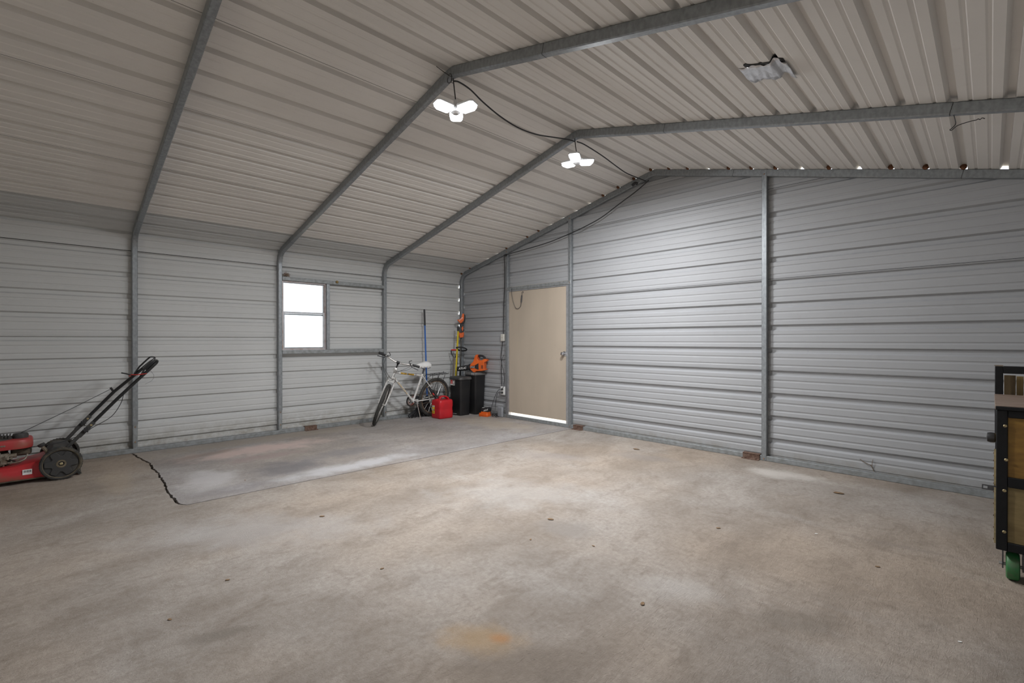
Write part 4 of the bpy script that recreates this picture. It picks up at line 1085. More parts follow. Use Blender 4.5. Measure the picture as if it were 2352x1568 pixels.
text_mesh('ATLAS', 0.026, axes(bo + bu * bp_(546, 0)[0] + up_ * bp_(0, 438)[1] + bn * 0.0610, bu, up_, bn), 'lettering', 'label_white', blw, 0.25)
nm = (tn0 + tn1) / 2 + dn * 0.02; nu = -dn; nv = bn.cross(nu).normalized()
if nv.z < 0: nv = -nv
text_mesh('ATLAS', 0.048, axes(nm + bn * 0.0435, nu, nv, bn), 'lettering', 'label_white', blw, 0.3)

# ---- charger with a battery
chx, chy = 0.80, -0.155
chg = thing('battery_charger', 'orange and black battery seated on its charger on the floor', 'charger', (chx, chy, 0))
A = Matrix.Translation((chx, chy, 0)) @ Matrix.Rotation(0.25, 4, 'Z')
b_ = MB(); b_.loft([[A @ V((px * k, py * k, z)) for px, py in rrect(0.175, 0.125, 0.022, 4)] for z, k in ((0.0, 0.94), (0.006, 1.0), (0.045, 1.0), (0.055, 0.95))]); b_.build('charger_base', MATS['orange_plastic'], chg)
b_ = MB(); b_.box((-0.050, -0.050, 0.053), (0.085, 0.050, 0.078), A); b_.build('battery_foot', MATS['orange_plastic'], chg, bevel=0.004)
bat = MB(); bat.prism([(-0.048, 0.078), (0.088, 0.078), (0.088, 0.135), (0.072, 0.150), (-0.048, 0.136)], A @ V((0, -0.050, 0)), A.to_3x3() @ V((1, 0, 0)), (0, 0, 1), A.to_3x3() @ V((0, 0.10, 0)))
bat = bat.build('battery', MATS['black_plastic'], chg, bevel=0.004)
text_mesh('ATLAS', 0.030, axes(A @ V((0.045, -0.0510, 0.105)), A.to_3x3() @ V((0.93, 0, 0.30)), A.to_3x3() @ V((-0.30, 0, 0.93)), A.to_3x3() @ V((0, -1, 0))), 'lettering', 'label_white', bat, 0.3)
MB().box((-0.03, -0.045, 0.1405), (0.03, -0.01, 0.1425), A).build('battery_label', MATS['label_white'], bat)

# ---- string trimmer standing on its cutting end
tr = thing('string_trimmer', 'orange and black string trimmer standing upright in the corner', 'trimmer', (0.12, -0.12, 0))
def tz(y): return 1.2367 - (y - 784) * 8.15 / 1086.35
s0 = V((0.085, -0.135, 0.02)); s1 = V((0.12, -0.105, tz(779)))
MB().cyl(s0, s1, 0.0125, n=12).build('shaft', MATS['black_tube'], tr)
MB().cyl(s0 + (s1 - s0) * 0.60 + V((0.014, -0.014, 0)), s0 + (s1 - s0) * 0.985 + V((0.012, -0.012, 0)), 0.004, n=8).build('cable_tube', MATS['rim_alu'], tr)
vu = V((0.703, 0.712, 0)); vn = V((0.712, -0.703, 0))       # sideways across the corner, and out of it
c_ = V((0.12, -0.105, 0))
def tp(x, y): return ((x - 335) / 15.68 * 8.15 / 1086.35, tz(700 + y / 15.68))
def tpoly(ps, th, name, m, off=0.0, bev=0.006):
    return MB().prism([tp(*p) for p in ps], c_ - vn * (th / 2 - off), vu, (0, 0, 1), vn * th).build(name, MATS[m], tr, bevel=bev)
tpoly(((250, 1035), (330, 1065), (400, 1030), (438, 1040), (432, 1130), (412, 1215), (290, 1235), (262, 1140)), 0.075, 'collar', 'orange_plastic')
tpoly(((318, 1060), (325, 760), (318, 720), (410, 700), (412, 800), (405, 960), (448, 925), (450, 940), (400, 1035)), 0.040, 'rear_grip', 'black_plastic', bev=0.005)
tpoly(((190, 590), (205, 575), (262, 578), (345, 500), (380, 370), (415, 355), (445, 372), (440, 520), (425, 620), (350, 700), (300, 708)), 0.085, 'power_head', 'orange_plastic')
tpoly(((440, 372), (480, 410), (485, 470), (468, 640), (420, 715), (330, 730), (300, 705), (350, 700), (420, 620), (435, 520)), 0.070, 'power_head_back', 'black_plastic')
tpoly(((345, 880), (405, 800), (410, 900), (395, 985), (375, 990)), 0.044, 'grip_inlay', 'orange_plastic', bev=0.002)
text_mesh('ATLAS', 0.028, axes(c_ + vu * tp(330, 0)[0] + V((0, 0, tp(0, 560)[1])) + vn * 0.0435, vu * 0.72 + V((0, 0, 0.68)), -vu * 0.68 + V((0, 0, 0.72)), vn), 'lettering', 'label_white', tr, 0.2)
lz = tz(804)
lp = [V((0.105, -0.118, lz)) + vu * a + vn * b + V((0, 0, c)) for a, b, c in ((-0.05, 0.03, 0.01), (-0.055, 0.09, 0.022), (0.0, 0.12, 0.028), (0.07, 0.10, 0.02), (0.115, 0.05, -0.005), (0.10, 0.015, -0.03), (0.03, 0.0, -0.035), (-0.03, 0.005, -0.02))]
MB().tube(spline(lp + [lp[0]], 5)[:-1], 0.012, 8, closed=True).build('loop_handle', MATS['black_plastic'], tr)
MB().lathe([(0.0, 0.0), (0.05, 0.0), (0.055, 0.03), (0.03, 0.06), (0.0, 0.06)], (0.085, -0.135, 0.0), (0, 0, 1), 18).build('spool_head', MATS['black_plastic'], tr)

# ---- long tools leaning in the corner and on the wall
yl = thing('long_handled_tool', 'yellow fibreglass tool handle with black end grip in the corner', 'garden tool', (0.10, -0.185, 0))
p0, p1 = V((0.075, -0.236, 0.0)), V((0.125, -0.172, 1.478))
MB().tube([p0 + (p1 - p0) * 0.12, p0 + (p1 - p0) * 0.95], 0.0155, 12).build('handle', MATS['yellow_pole'], yl)
MB().tube([p0 + (p1 - p0) * 0.943, p0 + (p1 - p0) * 0.985, p1], 0.019, 12, scale=[1, 1.02, 0.8]).build('end_grip', MATS['black_plastic'], yl)
MB().loft([[p0 + V((0.06 * a, 0.06 * b, 0.0)) for a, b in ((-1, 0.35), (1, 0.35), (1, 0.30), (-1, 0.30))], [p0 + V((0.055 * a, 0.05 * b, 0.14)) for a, b in ((-1, 0.1), (1, 0.1), (1, 0.02), (-1, 0.02))], [p0 + (p1 - p0) * 0.13 + V((0.016 * a, 0.016 * b, 0)) for a, b in ((-1, 1), (1, 1), (1, -1), (-1, -1))]]).build('blade', MATS['dark_steel'], yl)
sv = thing('spade', 'wooden spade handle with a red and black D-grip in the corner', 'garden tool', (0.075, -0.24, 0))
q0, q1 = V((0.06, -0.292, 0.0)), V((0.075, -0.222, 0.94))
MB().tube([q0 + (q1 - q0) * 0.25, q1], 0.016, 12).build('shaft', MATS['old_wood'], sv)
dw = 0.052
mb = MB()
for s in (-1, 1): mb.tube(spline([q1 - V((0, 0, 0.02)), q1 + vu * (s * 0.030) + V((0, 0, 0.03)), q1 + vu * (s * dw) + V((0, 0, 0.085)), q1 + vu * (s * dw) + V((0, 0, 0.128))], 5), 0.010, 8)
mb.build('yoke', MATS['black_plastic'], sv)
MB().cyl(q1 + vu * -dw + V((0, 0, 0.128)), q1 + vu * dw + V((0, 0, 0.128)), 0.013, n=12).build('grip', MATS['label_red'], sv)
MB().loft([[q0 + V((0.075 * a, b, 0.0)) for a, b in ((-1, 0.002), (1, 0.002), (1, -0.002), (-1, -0.002))], [q0 + V((0.085 * a, b, 0.24)) for a, b in ((-1, 0.002), (1, 0.002), (1, -0.002), (-1, -0.002))], [q0 + (q1 - q0) * 0.28 + V((0.018 * a, 0.018 * b, 0)) for a, b in ((-1, 1), (1, 1), (1, -1), (-1, -1))]]).build('blade', MATS['dark_steel'], sv)
# leaf rake: blue pole, black tines
rk_ = thing('leaf_rake', 'blue-handled leaf rake with black tines leaning on the wall behind the bicycle', 'rake', (0.06, -0.85, 0))
r0, r1 = V((0.085, -0.790, 0.30)), V((0.022, -0.800, 1.745))
MB().tube([r0, r0 + (r1 - r0) * 0.82], 0.0125, 12).build('pole', MATS['blue_pole'], rk_)
MB().tube([r0 + (r1 - r0) * 0.815, r0 + (r1 - r0) * 0.98, r1], 0.0150, 12, scale=[1, 1, 0.8]).build('end_grip', MATS['black_plastic'], rk_)
MB().loft([[r0 + V((0.014 * a, 0.018 * b, 0.03)) for a, b in ((-1, -1), (1, -1), (1, 1), (-1, 1))], [r0 + V((0.016 * a, 0.055 * b - 0.02, -0.07)) for a, b in ((-1, -1), (1, -1), (1, 1), (-1, 1))]]).build('socket', MATS['black_plastic'], rk_, bevel=0.004)
for k in range(15):
    a = (k - 7) / 7.0
    st_ = r0 + V((0.0, -0.02 + a * 0.05, -0.06)); en = V((0.10 + 0.02 * (k % 2), -0.925 + a * 0.225, 0.012))
    tn = MB().sweep([st_, st_ + (en - st_) * 0.55, en + V((-0.012, 0, 0.025)), en + V((0.03, 0, -0.004))], rect(0.020, 0.005), up=(1, 0, 0.2))
    tn.build('tine', MATS['black_plastic'], rk_)

# ---- electrics on the end wall
sw = thing('junction_box', 'cream blank-faced cable box on the wall beside the door, higher one', 'junction box', (1.022, YE, 1.278))
MB().box((0.984, 0.020, 1.220), (1.060, YE, 1.336)).build('box', MATS['cream_plastic'], sw, bevel=0.006)
MB().box((0.988, 0.016, 1.224), (1.056, 0.021, 1.332)).build('cover_plate', MATS['cream_plastic'], sw, bevel=0.003)
MB().cyl((1.022, 0.0165, 1.278), (1.022, 0.013, 1.278), 0.006, n=10).build('cover_screw', MATS['brass'], sw)
ot = thing('power_outlet', 'white double power outlet low on the wall beside the door', 'outlet', (1.040, YE, 0.416))
MB().box((0.992, 0.010, 0.350), (1.090, YE, 0.486)).build('box', MATS['white_plastic'], ot, bevel=0.006)
MB().box((0.996, 0.005, 0.354), (1.086, 0.011, 0.482)).build('cover_plate', MATS['white_plastic'], ot, bevel=0.003)
for z in (0.392, 0.446):
    MB().lathe([(0.0, 0.0), (0.019, 0.0), (0.019, 0.003), (0.0, 0.003)], (1.045, 0.006, z), (0, -1, 0), 16).build('socket', MATS['cream_plastic'], ot)
mat('cable_black', (0.025, 0.025, 0.027), 0.5)
def cable(label, pts, r, name='cable', m='cable_black', k=8):
    P_ = spline(pts, k); o = MB().tube(P_, r, 6).build(name, MATS[m], None, loc=P_[0])
    return tag(o, label, 'cable')
cable('black cable running down the wall from the rafter to the cream box', [(1.105, -0.018, 2.60), (1.092, 0.0, 2.50), (1.080, 0.02, 2.35), (1.067, 0.028, 2.1), (1.046, 0.030, 1.805), (1.036, 0.030, 1.45), (1.030, 0.030, 1.342)], 0.006)
cable('black cable hanging between the cream box and the white outlet', [(1.018, 0.030, 1.214), (0.998, 0.026, 1.05), (0.993, 0.018, 0.95), (1.010, 0.016, 0.86), (1.000, 0.020, 0.76), (0.998, 0.026, 0.62), (1.004, 0.026, 0.492)], 0.006)
cable('thin black loose cord end looped around the wall cable beside the door', [(1.062, 0.012, 1.00), (1.030, 0.008, 0.93), (1.022, 0.006, 0.86), (1.060, 0.004, 0.76), (1.085, 0.006, 0.62), (1.07, 0.003, 0.50), (1.045, -0.006, 0.452)], 0.004)
for i, (z, pts, lab) in enumerate(((0.446, [(1.030, -0.022, 0.447), (0.985, -0.04, 0.42), (0.94, -0.06, 0.33), (0.905, -0.09, 0.20), (0.900, -0.11, 0.11), (0.895, -0.125, 0.035)], 'black charger lead plugged into the top socket of the white outlet'),
                                   (0.392, [(1.030, -0.022, 0.392), (0.985, -0.04, 0.385), (0.955, -0.05, 0.30), (0.93, -0.045, 0.18), (0.95, -0.07, 0.06), (1.00, -0.075, 0.012), (1.03, -0.06, 0.010)], 'black power lead plugged into the bottom socket of the white outlet'))):
    c = cable(lab, pts, 0.0045)
    MB().lathe([(0.0, 0.0), (0.016, 0.0), (0.016, 0.018), (0.008, 0.030), (0.0, 0.030)], (1.045, 0.003, z), (0, -1, 0), 12).build('plug', MATS['black_plastic'], c)
ad = thing('power_adapter', 'grey power brick on the floor below the white outlet', 'adapter', (1.03, -0.03, 0))
MB().box((0.975, -0.045, 0.0), (1.085, -0.005, 0.16)).build('case', MATS['grey_plastic'], ad, bevel=0.012)
mb = MB()
for k in range(5): mb.box((0.99, -0.0475, 0.03 + 0.024 * k), (1.07, -0.044, 0.036 + 0.024 * k))
mb.build('cooling_fins', MATS['grey_plastic'], ad)
cp = []
for k in range(44):
    a = 2 * PI * k / 13; rr = 0.045 + 0.010 * math.sin(k * 1.7)
    cp.append((0.985 + rr * math.cos(a), -0.115 + 0.75 * rr * math.sin(a), 0.006 + 0.0012 * k + 0.006 * (k % 3)))
cable('black cord coiled in a small heap on the floor beside the grey power brick', cp, 0.004, 'coiled_cord', k=3)
# ================================================================== rolling workbench on the right
mat('black_frame', (0.008, 0.008, 0.009), 0.55, vary=0.3, scale=30, spec=0.25)
mat('ochre_ply', (0.27, 0.145, 0.022), 0.6, col2=(0.19, 0.095, 0.013), scale=9, stretch=(1, 1, 4), bump=0.05)
mat('pale_ply', (0.235, 0.170, 0.070), 0.65, col2=(0.17, 0.118, 0.045), scale=10, stretch=(1, 1, 4))
mat('top_wood', (0.27, 0.205, 0.165), 0.6, col2=(0.17, 0.115, 0.085), scale=9, stretch=(0.8, 6, 1), bump=0.1)
mat('plank_wood', (0.34, 0.24, 0.10), 0.7, col2=(0.22, 0.15, 0.065), scale=14, stretch=(4, 4, 0.5))
mat('brown_board', (0.13, 0.085, 0.035), 0.7, vary=0.35, scale=14, stretch=(4, 4, 0.5))
mat('caster_green', (0.025, 0.16, 0.045), 0.5, col2=(0.10, 0.10, 0.07), scale=14, thresh=(0.5, 0.75))
cx0, cx1, cy0, cy1 = 6.601, 7.28, -1.772, -1.040
zb, zt = 0.163, 0.892
cart = thing('work_cart', 'rolling work cart with black steel frame and ochre plywood panels', 'workbench', ((cx0 + cx1) / 2, (cy0 + cy1) / 2, 0))
K = MATS['black_frame']
def leg_(x, y): return MB().box((x, y, zb), (x + 0.042, y + 0.042, zt - 0.012)).build('frame_upright', K, cart, bevel=0.004)
for x in (cx0, cx1 - 0.042):
    for y in (cy0, cy1 - 0.042): leg_(x, y)
def rail_(p, q, name='frame_rail'): return MB().box(p, q).build(name, K, cart, bevel=0.004)
for y in (cy0, cy1 - 0.042):
    rail_((cx0 + 0.042, y, zb), (cx1 - 0.042, y + 0.042, zb + 0.045))
    rail_((cx0 + 0.042, y, zt - 0.050), (cx1 - 0.042, y + 0.042, zt - 0.012))
    rail_((cx0 + 0.042, y, 0.488), (cx1 - 0.042, y + 0.030, 0.540))
for x in (cx0, cx1 - 0.042):
    rail_((x, cy0 + 0.042, zb), (x + 0.042, cy1 - 0.042, zb + 0.045))
    rail_((x, cy0 + 0.042, zt - 0.050), (x + 0.042, cy1 - 0.042, zt - 0.012))
MB().box((cx0 + 0.040, cy0 + 0.012, 0.535), (cx1 - 0.040, cy0 + 0.026, zt - 0.045)).build('front_panel', MATS['ochre_ply'], cart)
MB().box((cx0 + 0.040, cy0 + 0.012, zb + 0.04), (cx1 - 0.040, cy0 + 0.026, 0.492)).build('front_panel', MATS['pale_ply'], cart)
MB().box((cx0 + 0.012, cy0 + 0.040, zb + 0.04), (cx0 + 0.026, cy1 - 0.040, zt - 0.045)).build('side_panel', MATS['pale_ply'], cart)
MB().box((cx1 - 0.026, cy0 + 0.040, zb + 0.04), (cx1 - 0.012, cy1 - 0.040, zt - 0.045)).build('side_panel', MATS['pale_ply'], cart)
MB().box((cx0 + 0.040, cy1 - 0.026, zb + 0.04), (cx1 - 0.040, cy1 - 0.012, zt - 0.045)).build('back_panel', MATS['pale_ply'], cart)
MB().box((cx0 - 0.002, cy0 - 0.010, zt - 0.012), (cx1 + 0.004, cy0 + 0.004, zt + 0.006)).build('top_edge_strip', K, cart, bevel=0.002)
MB().box((cx0 - 0.004, cy0 + 0.004, zt - 0.012), (cx1 + 0.004, cy1, zt + 0.010)).build('wood_top', MATS['top_wood'], cart, bevel=0.002)
for x, z in ((cx0 + 0.032, 0.80), (cx0 + 0.036, 0.628), (cx0 + 0.030, 0.470), (cx0 + 0.030, 0.26)):
    MB().lathe([(0.0065, 0.0), (0.0075, 0.003), (0.005, 0.005), (0.003, 0.002), (0.0, 0.002)], (x, cy0 + 0.001, z), (0, -1, 0), 12).build('rivet', MATS['brass'], cart)
# raised back rail with offcut boards stored behind it
zr0, zr1 = zt + 0.010, 1.076
MB().box((cx0 - 0.002, cy1 - 0.002, zr0 - 0.30), (cx0 + 0.034, cy1 + 0.028, zr1 - 0.002)).build('back_post', K, cart, bevel=0.003)
MB().box((cx1 - 0.034, cy1 - 0.002, zr0 - 0.30), (cx1 + 0.002, cy1 + 0.028, zr1 - 0.002)).build('back_post', K, cart, bevel=0.003)
MB().box((cx0 + 0.034, cy1 - 0.002, zr1 - 0.045), (cx1 - 0.034, cy1 + 0.028, zr1)).build('back_rail', K, cart, bevel=0.003)
MB().box((cx0 - 0.004, cy1 - 0.002, zr1 - 0.001), (cx0 + 0.034, cy1 + 0.028, zr1 + 0.006)).build('post_cap', MATS['old_wood'], cart)
MB().box((cx0, cy1 + 0.028, 0.60), (cx1, cy1 + 0.20, 0.615)).build('rear_tray', MATS['pale_ply'], cart)
# side fittings on the left: rubber bumper, hasp, edge hinges
MB().lathe([(0.0, 0.0), (0.020, 0.0), (0.027, 0.006), (0.028, 0.022), (0.024, 0.034), (0.0, 0.037)], (cx0 + 0.001, -1.55, 0.703), (-1, 0, 0), 20).build('bumper', MATS['grey_rubber'] if 'grey_rubber' in MATS else MATS['black_plastic'], cart)
hs = MB()
for a, b in (((-0.006, -0.014), (0.010, 0.014)), ): hs.box((cx0 - 0.026, -1.704, 0.446), (cx0 + 0.001, -1.700, 0.472))
hs.box((cx0 - 0.052, -1.704, 0.446), (cx0 - 0.026, -1.700, 0.452)); hs.box((cx0 - 0.052, -1.704, 0.466), (cx0 - 0.026, -1.700, 0.472)); hs.box((cx0 - 0.052, -1.704, 0.452), (cx0 - 0.047, -1.700, 0.466)); hs.box((cx0 - 0.031, -1.704, 0.452), (cx0 - 0.026, -1.700, 0.466))
hs.build('hasp', MATS['dark_steel'], cart)
for y, z0_, z1_ in ((-1.640, 0.455, 0.655), (-1.735, 0.185, 0.470)):
    hg = MB().box((cx0 - 0.007, y - 0.010, z0_), (cx0 + 0.001, y + 0.010, z1_)).build('edge_hinge', MATS['brass'], cart)
    mb = MB()
    for k in range(5):
        z_ = z0_ + 0.02 + (z1_ - z0_ - 0.04) * k / 4
        mb.cyl((cx0 - 0.007, y - 0.006, z_), (cx0 - 0.0095, y - 0.006, z_), 0.004, n=8)
    mb.build('hinge_screws', MATS['rust'], hg)
# casters
def caster(x, y):
    r, w = 0.0705, 0.050
    wh = MB().lathe([(0.0, -w / 2), (r - 0.012, -w / 2), (r - 0.003, -w * 0.42), (r, -w * 0.30), (r, w * 0.30), (r - 0.003, w * 0.42), (r - 0.012, w / 2), (0.0, w / 2)], (x, y, r), (1, 0, 0), 36).build('caster_wheel', MATS['caster_green'], cart)
    fk_ = MB()
    for s in (-1, 1): fk_.prism([(-0.020, 0.0), (0.020, 0.0), (0.034, 0.115), (-0.034, 0.115)], (x + s * 0.036 - 0.0025, y, r - 0.018), (0, 1, 0), (0, 0, 1), (0.005, 0, 0))
    fk_.box((x - 0.042, y - 0.042, zb - 0.006), (x + 0.042, y + 0.042, zb - 0.0005))
    fk_.build('caster_fork', MATS['dark_steel'], cart)
    MB().cyl((x - 0.050, y, r), (x + 0.050, y, r), 0.008, n=8).build('caster_axle', MATS['rim_alu'], cart)
for x in (cx0 + 0.062, cx1 - 0.062):
    for y in (cy0 + 0.085, cy1 - 0.085): caster(x, y)
# boards standing in the rear tray
for i, (x, w, d, h, tilt, lab) in enumerate(((6.640, 0.050, 0.018, 0.402, 0.0, 'brown wooden offcut standing behind the cart, next to the black post'),
                                        (6.694, 0.030, 0.020, 0.396, 0.0, 'narrow pale wooden offcut standing behind the cart, second from the post'),
                                        (6.733, 0.046, 0.022, 0.394, 0.0, 'wide pale wooden offcut standing behind the cart, third from the post'),
                                        (6.786, 0.050, 0.018, 0.380, 0.0, 'shorter dark wooden offcut standing behind the cart at the photo edge'))):
    o = MB().box((x, cy1 + 0.075 + 0.024 * (i % 2), 0.615), (x + w, cy1 + 0.075 + 0.024 * (i % 2) + d, 0.615 + h)).build('wood_offcut', MATS['plank_wood'] if i in (1, 2) else MATS['brown_board'], None, loc=(x, cy1 + 0.08, 0.615), bevel=0.001)
    tag(o, lab, 'board', 'offcut boards behind the cart')
# ================================================================== small things
# rusty anchor clips bolted over the base rails
def anchor(p, along, out, label):
    t = thing('anchor_bracket', label, 'bracket', p, 'rusty anchor brackets at the wall foot')
    p, a, o = V(p), V(along), V(out); L_ = 0.165
    mb = MB()
    for poly in ([(0.004, 0.0), (0.055, 0.0), (0.055, 0.006), (0.004, 0.006)], [(0.004, 0.006), (0.010, 0.006), (0.010, 0.052), (0.004, 0.052)], [(-0.045, 0.052), (0.014, 0.052), (0.014, 0.058), (-0.045, 0.058)]):
        mb.prism(poly, p - a * (L_ / 2), o, (0, 0, 1), a * L_)
    mb.build('angle_iron', MATS['rust'], t)
    for s in (-0.05, 0.05): MB().cyl(p + a * s + o * 0.034 + V((0, 0, 0.006)), p + a * s + o * 0.034 + V((0, 0, 0.018)), 0.009, n=6).build('anchor_bolt', MATS['rust'], t)
anchor((0.0, -2.645, 0), (0, 1, 0), (1, 0, 0), 'rusty steel anchor bracket on the left wall rail below the window')
anchor((2.572, 0.0, 0), (1, 0, 0), (0, -1, 0), 'rusty steel anchor bracket at the foot of the wall right of the door')
anchor((4.825, 0.0, 0), (1, 0, 0), (0, -1, 0), 'rusty steel anchor bracket beside the tall middle post')
# mud-dauber nests plugging the rib channels above the end frame
mat('mud_nest', (0.20, 0.085, 0.040), 0.95, vary=0.5, scale=40, bump=0.8, bscale=70)
ORD = 'first second third fourth fifth sixth seventh eighth ninth'.split()
def nest_at(t, i, side):
    p, n = PATH.at(t, TD + 0.014)
    c = V((p.x, -0.004, p.y))
    o = MB().ball(c, 0.022, (1.05, 0.8, 1.0), 10, 7, 0.12).build('mud_nest', MATS['mud_nest'], None, loc=c)
    tag(o, ORD[i] + ' small brown mud nest ' + side + ' of the ridge along the end wall frame', 'nest', 'mud nests in the roof ribs')
for i, k in enumerate((0, 1, 2, 3, 8, 9, 11, 15, 16)): nest_at(RIBS_L[k], i, 'left')
for i, k in enumerate((0, 1, 3, 4, 5, 7, 9, 10, 11)): nest_at(RIBS_R[k], i, 'right')
# bird's nest fluff on the window head and a foam plug
mat('straw', (0.36, 0.26, 0.19), 0.9, vary=0.4, scale=60)
ns = MB()
for k in range(90):
    c = V((-0.005, -2.962, 2.088)) + V((random.uniform(-0.02, 0.02), random.gauss(0, 0.016), abs(random.gauss(0, 0.018))))
    d = V((random.uniform(-1, 1), random.uniform(-1, 1), random.uniform(-0.4, 1))).normalized() * random.uniform(0.015, 0.035)
    ns.tube([c - d, c + V((random.uniform(-0.006, 0.006), 0, random.uniform(0, 0.008))), c + d], 0.0011, 3)
o = ns.build('straw_tuft', MATS['straw'], None, loc=(-0.005, -2.975, 2.08)); tag(o, 'tuft of straw in the upper left corner of the window', 'nest', None, 'stuff')
mat('foam_plug', (0.30, 0.21, 0.08), 0.85, vary=0.3, scale=60, bump=0.3)
o = MB().ball((0.008, -2.274, 2.068), 0.021, (0.7, 1, 0.95), 14, 10, 0.03).build('foam_lump', MATS['foam_plug'], None, loc=(0.008, -2.274, 2.068)); tag(o, 'small yellow-brown lump stuck on the rail right of the window', 'lump')
# cables at the ridge
cable('black lamp cable sagging between the two ridge lamps', [(3.712, -3.030, 3.205), (3.71, -2.98, 3.215), (3.71, -2.873, 3.200), (3.71, -2.737, 3.147), (3.71, -2.545, 3.095), (3.71, -2.339, 3.070), (3.71, -2.117, 3.081), (3.71, -1.877, 3.126), (3.71, -1.66, 3.17), (3.70, -1.530, 3.190)], 0.006)
cable('black lamp cable from the farther lamp to the end wall frame', [(3.702, -1.500, 3.198), (3.69, -1.36, 3.212), (3.675, -1.035, 3.195), (3.66, -0.70, 3.157), (3.66, -0.521, 3.138), (3.65, -0.255, 3.150), (3.62, -0.035, 3.175)], 0.006)
cable('black cable drooping below the rafter along the end wall', [(3.655, -0.020, 3.178), (3.474, -0.020, 3.081), (3.223, -0.020, 2.970), (2.957, -0.020, 2.852), (2.673, -0.020, 2.774), (2.447, -0.020, 2.727), (2.046, -0.020, 2.662), (1.608, -0.020, 2.625), (1.248, -0.020, 2.603), (1.115, -0.018, 2.600)], 0.0065)
o = MB().tube(spline([(3.50, -0.018, 3.175), (3.47, -0.03, 3.185), (3.43, -0.02, 3.172)], 4), 0.018, 8).build('cable_joiner', MATS['black_plastic'], None, loc=(3.47, -0.02, 3.18)); tag(o, 'black cable joiner on the end wall frame near the ridge', 'connector')
o = MB().ball((1.145, -0.022, 2.585), 0.016, (1.4, 1, 0.9), 10, 6).build('cable_grommet', MATS['black_plastic'], None, loc=(1.145, -0.022, 2.585)); tag(o, 'black knot of cable at the top of the post left of the door', 'connector')
lpw = [(3.700 + 0.026 * math.cos(a), -3.066 - 0.003 * math.sin(2 * a), 3.215 + 0.034 * math.sin(a)) for a in [2 * PI * k / 12 for k in range(25)]] + [(3.71, -3.060, 3.185), (3.722, -3.04, 3.182)]
cable('dark wire coil tied on the ridge above the nearer lamp', [(3.66, -3.16, 3.285), (3.675, -3.10, 3.26)] + lpw, 0.0025, 'wire_coil', k=2)
cable('thin dark wire dangling from the right rafter near the ceiling corner', [(6.426, -1.500, 2.545), (6.433, -1.500, 2.51), (6.435, -1.500, 2.485), (6.420, -1.500, 2.466), (6.411, -1.500, 2.460), (6.419, -1.500, 2.455), (6.445, -1.500, 2.474), (6.499, -1.500, 2.481), (6.520, -1.500, 2.480), (6.528, -1.500, 2.484), (6.536, -1.500, 2.478), (6.544, -1.500, 2.484), (6.555, -1.500, 2.476)], 0.0022, 'tie_wire')
# silver tape patch pressed over two ribs of the right roof slope
mat('silver_tape', (0.66, 0.66, 0.68), 0.30, 0.55, vary=0.15, scale=60, bump=0.25, bscale=45)
s0_, s1_ = S_PEAK + (5.525 - XR) * 1.0321, S_PEAK + (5.79 - XR) * 1.0321
profR = rib_profile(S_PEAK + 0.3, S_PEAK + 3.6, RIBS_R, RP, 0.034, 0.027)
rows = []; NU, NV = 40, 7
for i in range(NU + 1):
    u = s0_ + (s1_ - s0_) * i / NU
    r_ = []
    for j in range(NV + 1):
        y = -2.345 + 0.205 * j / NV + (0.012 * math.sin(i * 0.35) if j in (0, NV) else 0) + 0.03 * (i / NU - 0.5) * -0.6
        w_ = 0.0022 * math.sin(i * 1.1 + j * 0.9) + 0.0016 * math.sin(i * 0.5 - j * 1.7)
        edge_lift = 0.010 * max(0, (i / NU - 0.82)) / 0.18
        p, n = PATH.at(u, TD + 0.62 * h_at(profR, u) - 0.006 + w_ - edge_lift)
        r_.append(V((p.x, y, p.y)))
    rows.append(r_)
mb = MB().loft(rows, caps=False, closed=False)
tp_ = mb.build('tape_patch', MATS['silver_tape'], None, loc=(5.66, -2.25, 2.79), smooth=60)
so = tp_.modifiers.new('thickness', 'SOLIDIFY'); so.thickness = 0.0012
tag(tp_, 'wrinkled silver tape patch stuck across two ceiling ribs', 'tape')
mat('tar', (0.012, 0.011, 0.011), 0.6)
mb = MB()
rws = []
for i in range(NU + 1):
    u = s0_ + 0.045 + (s1_ - s0_ - 0.055) * i / NU
    p, n = PATH.at(u, TD + h_at(profR, u) * 0.9 - 0.0015)
    k = 0.018 + 0.030 * (math.exp(-((i - 36) / 5.0) ** 2) + 0.45 * math.exp(-((i - 3) / 4.0) ** 2))
    rws.append([V((p.x, -2.345 - k, p.y)), V((p.x, -2.338, p.y))])
mb.loft(rws, caps=False, closed=False)
o = mb.build('tar_smear', MATS['tar'], None, loc=(5.66, -2.34, 2.79), smooth=60)
so = o.modifiers.new('thickness', 'SOLIDIFY'); so.thickness = 0.002
tag(o, 'black sealant smeared along the edge of the silver tape patch', 'sealant')
